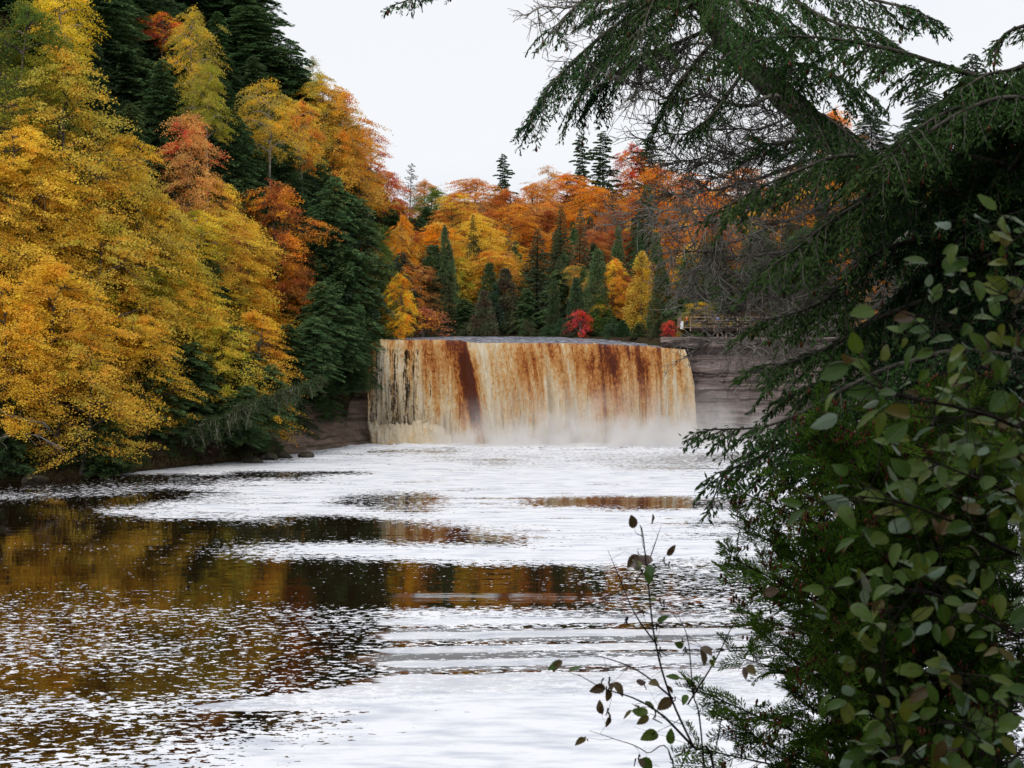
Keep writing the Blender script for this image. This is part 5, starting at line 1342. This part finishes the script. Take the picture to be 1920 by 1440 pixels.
    for path, a, b, kw in L2: bough(path, a, b, r2, **kw)
    # ================= cedar with brown cones
    cyl = 7.6
    bx, by = 3.9, 7.9; base = np.array([bx, by, gz(bx, by) - .2])
    r3 = empty('cedar', tuple(base))
    tag(r3, 'white cedar with clusters of rust-brown seed cones over the water at lower right', 'tree')
    tb = Tubes(); tb.add(np.array([base, [3.6, 8.0, 13.2], [3.35, 8.2, 15.0], [3.0, 8.3, 16.0]]), .11, .03, 8)
    plantpart(None, tb, 'trunk', '', r3, M['lichenbark'], None, hg, hb, 0)
    tgt = [(1395, 925), (1378, 985), (1370, 1045), (1385, 1090), (1400, 1150), (1380, 1230), (1300, 1290), (1345, 1340), (1290, 1400), (1330, 1440), (1410, 1380),
           (1450, 895), (1480, 950), (1440, 1010), (1480, 1070), (1520, 1000), (1470, 1140), (1440, 1200), (1500, 1210), (1480, 1290), (1440, 1330), (1520, 1360), (1480, 1440),
           (1530, 870), (1580, 930), (1600, 860), (1640, 950), (1570, 1030), (1620, 1060), (1560, 1110), (1600, 1190), (1570, 1280), (1610, 1350), (1560, 1430), (1660, 1420),
           (1680, 880), (1740, 930), (1700, 1000), (1780, 1000), (1660, 1130), (1720, 1120), (1800, 1090), (1700, 1220), (1760, 1330), (1700, 1290), (1840, 1180), (1830, 940), (1900, 1010), (1880, 1110), (1900, 1260), (1850, 1400), (1760, 1430), (1640, 1010), (1540, 1240), (1420, 1080), (1520, 930), (1880, 880), (1780, 860),
           (1700, 790), (1800, 790), (1900, 790), (1640, 820), (1850, 720), (1760, 720)]
    r9 = np.random.default_rng(77)
    tgt += [(int(r9.uniform(1500, 1930)), int(r9.uniform(760, 1430))) for _ in range(90)]
    cg, ct = (0.048, 0.105, 0.018), (0.12, 0.20, 0.025)
    for (tx, ty) in tgt:
        rb, t = Ribbons(), Tubes()
        Yt = cyl + rng.uniform(-.7, .7)
        sx = 1790 + rng.normal() * 60; sy = ty + rng.uniform(60, 220)
        e = np.array(at(tx, ty, Yt)); s0 = np.array(at(sx, sy, cyl))
        if np.linalg.norm(e - s0) > 1.6: s0 = e + (s0 - e) / np.linalg.norm(e - s0) * 1.6
        P = smooth_path([s0, (s0 + e) / 2 - np.array([0, 0, .06]), e], 14)
        t.add(P, .010, .003, 4); cl = []
        for k in range(30):
            u = .30 + .70 * (k + rng.random()) / 30; kk = min(12, int(u * 13)); o = P[kk] + (P[kk + 1] - P[kk]) * (u * 13 - kk)
            tt = unit(P[kk + 1] - P[kk]); d = unit(tt * .7 + rng.normal(size=3) * .55 + UPV * .12)
            l = rng.uniform(.10, .24)
            S = o + np.linspace(0, 1, 5)[:, None] * d * l; S[:, 2] += -.05 * np.linspace(0, 1, 5) ** 2
            t.add(S, .0028, .0014, 3)
            nrm = unit(rng.normal(size=3) + np.array([0, -.6, .5])); sd = unit(np.cross(nrm, d))
            cv = rng.random() * .4
            for q in range(int(l / .011)):
                f = .08 + .92 * q / (l / .011); b_ = o + d * l * f - np.array([0, 0, .05 * f * f]); sg = 1 if q % 2 else -1
                dd = unit(d * .75 + sd * sg * .75); ln = .055 * (1 - .45 * f) * rng.uniform(.7, 1.2)
                m = 5; fr = np.linspace(.0, .8, m)[:, None]
                sub = unit(dd[None] + sd * np.array([0, .7, -.7, .5, -.5])[:, None] * .8 + .15 * rng.normal(size=(m, 3)))
                rb.add(b_ + dd * ln * fr, sub * ln * (1 - .45 * fr), unit(np.cross(sub, nrm)) * .0034, np.clip(cv + .6 * rng.random(m), 0, 1))
            if rng.random() < (.34 if tx < 1560 and ty < 1130 else .16):
                c0 = o + d * l * rng.uniform(.5, 1)
                for _ in range(rng.integers(4, 12)): cl.append(c0 + rng.normal(size=3) * .022)
        o = plantpart(rb, t, 'bough', 'leaves', r3, M['twig'], M['needle'], tuple(np.array(cg) * rng.uniform(.75, 1.25)), ct, .42)
        CONES.setdefault(r3.name, []).extend(cl)
    for par, size in ((root, .02), (r2, .02), (r3, .0125)):
        cn = CONES.get(par.name, [])
        org = np.array(par.location); cn = [c for c in cn if c[0] < .37 * c[1]]
        rng.shuffle(cn)
        cn.sort(key=lambda c: c[1])
        for c in cn[:100]: link('cone', cone_mesh([c - org], rng, size), M['cone'], par)
        if cn[100:]:
            q = link('cones', cone_mesh([c - org for c in cn[100:]], rng, size), M['cone'], par); q['kind'] = 'stuff'
    # ================= alders
    def alder(label, stems, Y0, leafs, size, seed, extra_twigs=(), catk=0, brown=.12, dens=7.0):
        rg = np.random.default_rng(seed)
        first = np.array(at(*stems[0][0][0], Y0)); bpos = hang_to_ground([first])[0]
        root = empty('alder', tuple(bpos)); tag(root, label, 'shrub')
        for (pts, ra) in stems:
            yy = Y0 * rg.uniform(.93, 1.1); P = pxpath(pts, yy * 1.03, yy * .97)
            full = hang_to_ground(P) if pts[0][1] > 1430 or pts[0][0] > 1925 else list(P)
            if pts[0][0] > 1925 and pts[0][1] <= 1430:
                full = [bpos, bpos * .5 + P[0] * .5 + np.array([.1, 0, 0])] + list(P)
            t = Tubes(); t.add(smooth_path(full, 40), ra * 1.5, ra * .35, 6)
            bl = Blades(); cats = []
            Q = smooth_path(P, 60); ln = np.linalg.norm(np.diff(Q, axis=0), axis=1).sum()
            nl = int(ln * dens * leafs)
            for i in range(nl):
                u = (i + rg.random()) / max(nl, 1); k = min(58, int(u * 59)); o = Q[k]; tt = unit(Q[k + 1] - Q[k])
                d = unit(tt * .6 + np.array([rg.normal() * .8, rg.normal() * .5, rg.normal() * .55]) + np.array([-.15, 0, 0]))
                e = o + d * rg.uniform(.03, .13)
                mid = (o + e) / 2 + rg.normal(size=3) * .008
                t.add(np.array([o, mid, e]), ra * .32, ra * .2, 4)
                for _ in range(1 + (rg.random() < .55)):
                    dd = unit(d + rg.normal(size=3) * .5 + np.array([0, 0, -.15]))
                    nr = unit(np.array([rg.normal() * .5, -.7 + rg.normal() * .45, .75]))
                    if rg.random() < .08: nr = -nr
                    s = size * rg.uniform(.65, 1.45)
                    tone = rg.uniform(.8, 1) if rg.random() < brown else rg.uniform(0, .72)
                    pet = e + dd * .012
                    t.add(np.array([e, pet]), ra * .16, ra * .14, 3)
                    bl.add(pet, dd, nr, s, s * rg.uniform(.22, .38), rg, tone, rg.uniform(.05, .35) * (2 if tone > .8 else 1), rg.uniform(-.1, .5))
                if rg.random() < catk:
                    for _ in range(rg.integers(1, 4)):
                        c0 = e + rg.normal(size=3) * .008
                        ct_ = Tubes(); ct_.add(np.array([c0, c0 + [rg.normal() * .004, 0, -.010], c0 + [rg.normal() * .009, rg.normal() * .006, -.026]]), .0034, .0016, 5)
                        if len(cats) < 12: cats.append((np.concatenate(ct_.v), np.concatenate(ct_.f)))
            for _ in range(int(ln * 5)):
                k = rg.integers(5, 58); o = Q[k]; d = rg.normal(size=3) * .05 + np.array([-.03, 0, .02])
                t.add(smooth_path([o, o + d * .6 + rg.normal(size=3) * .008, o + d * 1.7 + rg.normal(size=3) * .02], 6), ra * .22, ra * .1, 3)
            ow = link('stem', t.mesh('stem'), M['twig'], root)
            me = ow.data; co = np.zeros(len(me.vertices) * 3, np.float32); me.vertices.foreach_get('co', co); me.vertices.foreach_set('co', (co.reshape(-1, 3) - bpos).ravel()); me.update()
            if bl.n: link('leaves', bl.mesh('leaves', bpos), M['blade'], ow)
            for cm in cats:
                link('catkin', mesh_np('catkin', cm[0] - bpos, cm[1], smooth=True), M['catkin'], ow)
        return root
    st = [([(2010, 900), (1900, 800), (1800, 765), (1700, 745), (1620, 715)], .0042), ([(2000, 720), (1880, 650), (1790, 610), (1700, 590)], .0032),
          ([(1990, 600), (1900, 560), (1830, 530)], .0028), ([(1990, 520), (1930, 450), (1890, 400)], .0025),
          ([(2020, 1090), (1900, 1040), (1800, 985), (1700, 945), (1610, 930)], .004), ([(2010, 1020), (1900, 930), (1800, 885), (1710, 850)], .0036),
          ([(2010, 1260), (1900, 1190), (1800, 1130), (1720, 1110), (1660, 1095)], .004), ([(1690, 1500), (1662, 1330), (1658, 1200), (1700, 1130)], .0028),
          ([(2010, 1420), (1920, 1350), (1840, 1300), (1790, 1260)], .0036), ([(1960, 1500), (1880, 1430), (1820, 1370), (1770, 1350)], .0034),
          ([(2010, 820), (1940, 740), (1880, 700), (1820, 690)], .003), ([(2010, 980), (1930, 880), (1890, 840), (1850, 830)], .003), ([(1780, 1500), (1740, 1440), (1700, 1400), (1640, 1405)], .0028)]
    alder('leafy alder with broad green toothed leaves crowding the right edge', st, 2.75, 1.0, .039, 3, brown=.07, dens=66)
    st = [([(1345, 1490), (1300, 1400), (1255, 1300), (1228, 1200), (1214, 1080), (1205, 1000), (1200, 985)], .0038), ([(1300, 1400), (1240, 1340), (1190, 1310), (1130, 1290), (1085, 1265)], .003),
          ([(1232, 1210), (1190, 1150), (1160, 1080), (1140, 1032)], .002), ([(1214, 1060), (1228, 1020), (1240, 985)], .0018), ([(1262, 1310), (1200, 1260), (1140, 1235), (1080, 1222)], .0024),
          ([(1270, 1480), (1210, 1410), (1150, 1385), (1105, 1370)], .0022), ([(1320, 1440), (1300, 1300), (1290, 1200), (1270, 1150)], .003), ([(1290, 1320), (1340, 1240), (1370, 1180), (1400, 1130)], .0024)]
    alder('thin bare-stemmed alder sapling with dark catkins and few curled leaves against the foam', st, 4.4, .5, .044, 8, catk=.6, brown=.5, dens=18)
    # ================= trees behind the photographer, whose shade the near plants stand in
    for i, (x, y) in enumerate([(-6, -9), (9, -6), (2, -12), (13, 3)]):
        plant('hem%d' % (i % 3), x, y, gz(x, y), 24, 11, C['hgreen'], C['dgreen'], .4, 'hemlock', 'dark hemlock in the woods behind the photographer', 'tree', 'hemlocks behind the viewpoint', i * 1.3)
    # ================= leaning trunk over the left bank
    x0, y0 = -36.5, 168.0
    P = [np.array([-42.5, 170, gz(-42.5, 170)]), np.array(at(345, 808, 168)), np.array(at(420, 782, 167)), np.array(at(500, 748, 167)), np.array(at(600, 712, 168))]
    r4 = empty('fallen_hemlock', tuple(P[0])); tag(r4, 'grey hemlock leaning low over the water from the left bank with drooping sparse boughs', 'tree')
    tb = Tubes(); tb.add(smooth_path(P, 20), .26, .05, 7); rb = Ribbons()
    S = smooth_path(P, 60)
    for k in range(12, 60):
        for sg in (-1, 1):
            for _ in range(2):
                l = rng.uniform(.8, 4.2) * (1.1 - .6 * k / 60); d = unit(np.array([.55 + .5 * rng.normal(), sg * .8 + .3 * rng.normal(), .15 + .45 * rng.normal()]))
                q = np.linspace(0, 1, 7); B = S[k] + (q * l)[:, None] * d; B[:, 2] -= rng.uniform(.3, .85) * l * q ** 2
                B[:, 2] = np.maximum(B[:, 2], .3)
                tb.add(B, .045, .012, 3)
                n = 60; u = rng.random(n); kk = np.minimum((u * 6).astype(int), 5); p = B[kk] + (B[kk + 1] - B[kk]) * (u * 6 - kk)[:, None] + rng.normal(size=(n, 3)) * .22
                dr = unit(rng.normal(size=(n, 3)) * .9 + np.array([.5, 0, -.4])); rb.add(p, dr * .4, unit(np.cross(dr, rng.normal(size=(n, 3)))) * .05, rng.random(n))
    plantpart(rb, tb, 'trunk', 'needles', r4, M['deadtwig'], M['needle'], (0.085, 0.105, 0.05), (0.05, 0.075, 0.03), .5)
    # dead grass and fallen leaves along the left waterline
    gx = rng.uniform(-64, -30, 60000); gy = rng.uniform(138, 186, 60000); dd_ = poly_dist(LOWER, gx, gy)
    k = (dd_ > .1) & (dd_ < 3.2); gx, gy = gx[k][:16000], gy[k][:16000]; g0 = np.maximum(ground(gx, gy), .02)
    rb = Ribbons(); n = len(gx); P0 = np.stack([gx, gy, g0], -1)
    dr = unit(rng.normal(size=(n, 3)) * .45 + UPV) * rng.uniform(.25, .7, (n, 1)); rb.add(P0, dr, unit(np.cross(dr, rng.normal(size=(n, 3)))) * .035, rng.random(n))
    o = link('grass', rb.mesh('grass'), M['needle']); o['leafcolor'] = [.24, .17, .08]; o['tint'] = [.14, .15, .04]; o['tintmix'] = .4
    tag(o, 'brown and olive dead grass along the left waterline', 'grass', kind='stuff')
    # bare boughs at the far left over the dark bank
    for j, (pts, lab) in enumerate([([(-60, 690), (0, 768), (40, 785), (85, 792)], 'bare limb slanting into the left edge above the dark bank'),
                        ([(-60, 860), (0, 822), (60, 815), (120, 842)], 'pale dead branch fanning out low at the left edge'),
                        ]):
        P = pxpath(pts, 150.5); P[0][2] = max(P[0][2], 1)
        g = P[0].copy(); g[2] = gz(g[0], g[1])
        r = empty('dead_branch', tuple(g)); tag(r, lab, 'branch')
        t = Tubes(); Q = smooth_path([g] + P, 24); t.add(Q, .13, .03, 5)
        for _ in range(26):
            k = rng.integers(8, 23); d = unit(unit(Q[k + 1 if k < 23 else k] - Q[k - 1]) + rng.normal(size=3) * .6) * rng.uniform(.6, 2.4)
            t.add(smooth_path([Q[k], Q[k] + d * .5 + rng.normal(size=3) * .12, Q[k] + d + np.array([0, 0, -.2])], 6), .035, .014, 3)
        plantpart(None, t, 'limb', '', r, M['deadtwig'], None, hg, hb, 0)

# ------------------------------------------------------------------ viewing platform
def bx(name, lo, hi, mat, parent=None, bev=0.01):
    import bmesh
    bm = bmesh.new(); bmesh.ops.create_cube(bm, size=1)
    lo, hi = Vector(lo), Vector(hi)
    for v in bm.verts: v.co = Vector(((lo[i] + hi[i]) / 2 + v.co[i] * (hi[i] - lo[i])) for i in range(3))
    bmesh.ops.bevel(bm, geom=bm.edges[:], offset=bev, segments=1, affect='EDGES')
    me = bpy.data.meshes.new(name); bm.to_mesh(me); bm.free()
    return link(name, me, mat, parent)

def build_person(x, y, z, top, trousers, skin, hair, rot, label):
    root = empty('person', (x, y, z)); root.rotation_euler = (0, 0, rot); root.scale = (.98, .98, .98)
    tag(root, label, 'person', None)
    def skinmesh(name, verts, edges, radii, mat, lvl=1):
        me = bpy.data.meshes.new(name); me.from_pydata(verts, edges, []); o = link(name, me, mat, root)
        md = o.modifiers.new('skin', 'SKIN')
        for i, r in enumerate(radii): me.skin_vertices[0].data[i].radius = (r, r * .8)
        me.skin_vertices[0].data[0].use_root = True
        s = o.modifiers.new('sub', 'SUBSURF'); s.levels = lvl; s.render_levels = lvl
        return o
    V = [(0, 0, .95), (0, 0, 1.2), (0, 0, 1.42), (0, .0, 1.52), (0, .01, 1.62), (0, .01, 1.73),
         (.19, 0, 1.40), (.25, .05, 1.15), (.2, .28, 1.08), (.17, .36, 1.10), (-.19, 0, 1.40), (-.25, .05, 1.15), (-.2, .28, 1.08), (-.17, .36, 1.10),
         (.1, 0, .88), (.11, .02, .48), (.11, 0, .08), (.11, .14, .04), (-.1, 0, .88), (-.11, .02, .48), (-.11, 0, .08), (-.11, .14, .04)]
    E = [(0, 1), (1, 2), (2, 3), (3, 4), (4, 5), (2, 6), (6, 7), (7, 8), (8, 9), (2, 10), (10, 11), (11, 12), (12, 13), (0, 14), (14, 15), (15, 16), (16, 17), (0, 18), (18, 19), (19, 20), (20, 21)]
    R = [.15, .15, .15, .055, .10, .085, .065, .05, .04, .035, .065, .05, .04, .035, .09, .065, .05, .04, .09, .065, .05, .04]
    skinmesh('body', V, E, R, skin)
    skinmesh('jacket', [V[0], V[1], V[2], V[6], V[7], V[8], V[10], V[11], V[12]], [(0, 1), (1, 2), (2, 3), (3, 4), (4, 5), (2, 6), (6, 7), (7, 8)], [.175, .175, .175, .085, .07, .055, .085, .07, .055], top)
    skinmesh('trousers', [V[0], V[14], V[15], V[16], V[18], V[19], V[20]], [(0, 1), (1, 2), (2, 3), (0, 4), (4, 5), (5, 6)], [.165, .11, .085, .065, .11, .085, .065], trousers)
    skinmesh('hair', [(0, -.03, 1.64), (0, -.015, 1.74)], [(0, 1)], [.10, .09], hair)

def build_platform():
    nt = NT('weathered_wood'); n = nt.noise(nt.coords((1, 1, 6)), 2.0, 4.0, .6)
    M['wood'] = nt.done(principled(nt, nt.ramp(n, [(.35, (.20, .135, .11)), (.65, (.42, .30, .25))]), .85, .2))
    M['darkwood'] = nt = NT('dark_wood'); M['darkwood'] = nt.done(principled(nt, (.035, .024, .02), .9, .1))
    Y = 212.0; Yf = Y
    X = lambda px: (px - 960) * Y / FPX
    Z = lambda py: EYE + (HOR - py) / FPX * Y
    root = empty('viewing_platform', (X(1350), Y + 1.5, 15.2)); o0 = Vector(root.location)
    tag(root, 'brown timber viewing platform with railings on the ledge right of the falls', 'platform')
    def B(name, lo, hi, mat, p=root):
        return bx(name, Vector(lo) - o0, Vector(hi) - o0, mat, p)
    zd = Z(613.5); zr = Z(595.5)
    x0, x1 = X(1294), X(1560)
    B('deck', (x0 - 1.4, Y - .1, zd - .12), (x1, Y + 4.2, zd), M['wood'])
    B('fascia', (x0 - .02, Y - .16, zd - .62), (x1, Y - .1, zd - .13), M['darkwood'])
    for px in (1294, 1338, 1382, 1425, 1468, 1512, 1556):
        B('post', (X(px) - .09, Y - .27, zd - .6), (X(px) + .09, Y - .165, zr), M['wood'])
    for z_, h_ in ((zr - .02, .14), (zr - .45, .09), (zr - .80, .09), (zd + .12, .12)):
        B('rail', (x0 - .1, Y - .33, z_), (x1, Y - .275, z_ + h_), M['wood'])
    # returning left side railing
    for k in range(4):
        yy = Y + .3 + k * 1.25
        B('post', (x0 - 1.4 - .02, yy, zd), (x0 - 1.26, yy + .12, zr), M['wood'])
    for z_ in (zr - .02, zr - .45, zr - .80):
        B('rail', (x0 - 1.48, Y, z_), (x0 - 1.43, Y + 4.2, z_ + .08), M['wood'])
    for px in (1300, 1346, 1362, 1400, 1440, 1500):
        B('support_post', (X(px) - .13, Y + .3, 13.8), (X(px) + .13, Y + .55, zd - .125), M['wood'])
    s = empty('information_board', (25.2, Y - .6, 15.2)); tag(s, 'small white board at the left end of the viewing platform', 'sign')
    nt = NT('white_board'); M['white'] = nt.done(principled(nt, (.75, .77, .8), .5, .3))
    q = Vector(s.location)
    bx('panel', Vector((25.0, Y - .64, 16.35)) - q, Vector((25.45, Y - .58, 17.5)) - q, M['white'], s)
    bx('post', Vector((25.18, Y - .57, 14.6)) - q, Vector((25.27, Y - .5, 17.2)) - q, M['darkwood'], s)
    def pm(n_, c): nt = NT(n_); return nt.done(principled(nt, c, .8, .2))
    sk = pm('skin', (.55, .32, .24))
    ppl = [(1287, Y + 1.6, (.5, .12, .03), (.05, .05, .08), (.25, .12, .04), .4, 'person in orange top standing at the left corner of the platform'),
           (1345, Y + .7, (.12, .2, .4), (.06, .08, .14), (.8, .8, .82), 2.9, 'person in blue jacket and white hat at the platform rail'),
           (1364, Y + .9, (.3, .3, .33), (.03, .03, .035), (.15, .08, .04), 3.3, 'person in grey jacket beside the one in blue at the rail'),
           (1414, Y + .8, (.1, .11, .2), (.05, .05, .09), (.5, .2, .14), 3.0, 'person in dark navy jacket farthest right on the platform')]
    for i, (px, y, c1, c2, c3, r, lab) in enumerate(ppl):
        x = (px - 960) * y / FPX
        build_person(x, y, zd, pm('jacket_cloth', c1), pm('trouser_cloth', c2), sk, pm('hair', c3), r, lab)
# ------------------------------------------------------------------ sky, sun, camera
def build_world():
    w = bpy.data.worlds.new('World'); SC.world = w; w.use_nodes = True
    t = w.node_tree; t.nodes.clear()
    out = t.nodes.new('ShaderNodeOutputWorld')
    sky = t.nodes.new('ShaderNodeTexSky'); sky.sky_type = 'NISHITA'; sky.sun_disc = False
    sky.sun_elevation = math.radians(SUN_EL); sky.sun_rotation = math.radians(SUN_ROT)
    b1 = t.nodes.new('ShaderNodeBackground'); b1.inputs[1].default_value = 0.10; t.links.new(sky.outputs[0], b1.inputs[0])
    tc = t.nodes.new('ShaderNodeTexCoord'); mp = t.nodes.new('ShaderNodeMapping'); mp.inputs['Scale'].default_value = (1, 1, 3)
    t.links.new(tc.outputs['Generated'], mp.inputs[0])
    n = t.nodes.new('ShaderNodeTexNoise'); n.inputs['Scale'].default_value = 1.6; n.inputs['Detail'].default_value = 4; t.links.new(mp.outputs[0], n.inputs[0])
    r = t.nodes.new('ShaderNodeValToRGB'); t.links.new(n.outputs[0], r.inputs[0])
    r.color_ramp.elements[0].position = 0.35; r.color_ramp.elements[0].color = (0.80, 0.85, 0.95, 1)
    r.color_ramp.elements[1].position = 0.62; r.color_ramp.elements[1].color = (0.96, 0.97, 1.0, 1)
    b2 = t.nodes.new('ShaderNodeBackground'); b2.inputs[1].default_value = 1.0; t.links.new(r.outputs[0], b2.inputs[0])
    mx = t.nodes.new('ShaderNodeMixShader'); mx.inputs[0].default_value = 0.93
    t.links.new(b1.outputs[0], mx.inputs[1]); t.links.new(b2.outputs[0], mx.inputs[2]); t.links.new(mx.outputs[0], out.inputs[0])
    s = bpy.data.lights.new('sun', 'SUN'); s.energy = SUN_E; s.angle = math.radians(14); s.color = (1.0, 0.95, 0.87)
    o = bpy.data.objects.new('sun', s); COL.objects.link(o)
    az = math.radians(SUN_AZ); el = math.radians(SUN_EL)
    d = Vector((math.sin(az) * math.cos(el), math.cos(az) * math.cos(el), math.sin(el)))   # towards the sun
    o.rotation_euler = (-d).to_track_quat('-Z', 'Y').to_euler(); o.location = d * 80

SUN_EL, SUN_AZ, SUN_E = 42, 205, 1.4      # azimuth from +Y clockwise: behind the camera, to the left
SUN_ROT = SUN_AZ
USE_HAZE = False

def build_camera():
    c = bpy.data.cameras.new('camera'); c.lens = 50; c.sensor_width = 36; c.clip_start = 0.1; c.clip_end = 3000
    c.dof.use_dof = True; c.dof.focus_distance = 150; c.dof.aperture_fstop = 13
    o = bpy.data.objects.new('camera', c); COL.objects.link(o)
    o.location = (0, 0, EYE); o.rotation_euler = (math.pi / 2 - PITCH, 0, 0)
    SC.camera = o

def build_haze():
    me = bx('haze', (-640, -260, -4), (640, 1000, 130), None).data
    o = [q for q in SC.objects if q.data == me][0]
    nt = NT('thin_damp_air'); v = nt.n('ShaderNodeVolumePrincipled'); v.inputs['Color'].default_value = (.9, .94, 1, 1); v.inputs['Density'].default_value = 0.00014
    nt.t.links.new(v.outputs[0], nt.out.inputs['Volume']); me.materials.append(nt.m)
    tag(o, 'thin pale damp air between the camera and the far trees', 'haze', kind='stuff')
build_world(); build_camera()
build_ground(); build_cliffs(); build_rocks(); build_rivers(); build_falls()
build_protos(); build_trees()
if 'build_near' in globals(): build_near()
if 'build_platform' in globals(): build_platform()
if USE_HAZE: build_haze()
SC.view_settings.view_transform = 'Standard'; SC.view_settings.look = 'None'
SC.view_settings.exposure = 0; SC.view_settings.gamma = 1
SC.render.engine = 'CYCLES'
cy = SC.cycles
cy.max_bounces = 6; cy.diffuse_bounces = 3; cy.glossy_bounces = 2; cy.transmission_bounces = 3; cy.transparent_max_bounces = 12; cy.volume_bounces = 3
cy.caustics_reflective = False; cy.caustics_refractive = False
cy.use_denoising = True
try:
    cy.denoiser = 'OPENIMAGEDENOISE'; cy.denoising_input_passes = 'RGB_ALBEDO_NORMAL'; cy.denoising_prefilter = 'ACCURATE'
except Exception: pass
cy.sample_clamp_indirect = 4.0
cy.volume_step_rate = 1.5
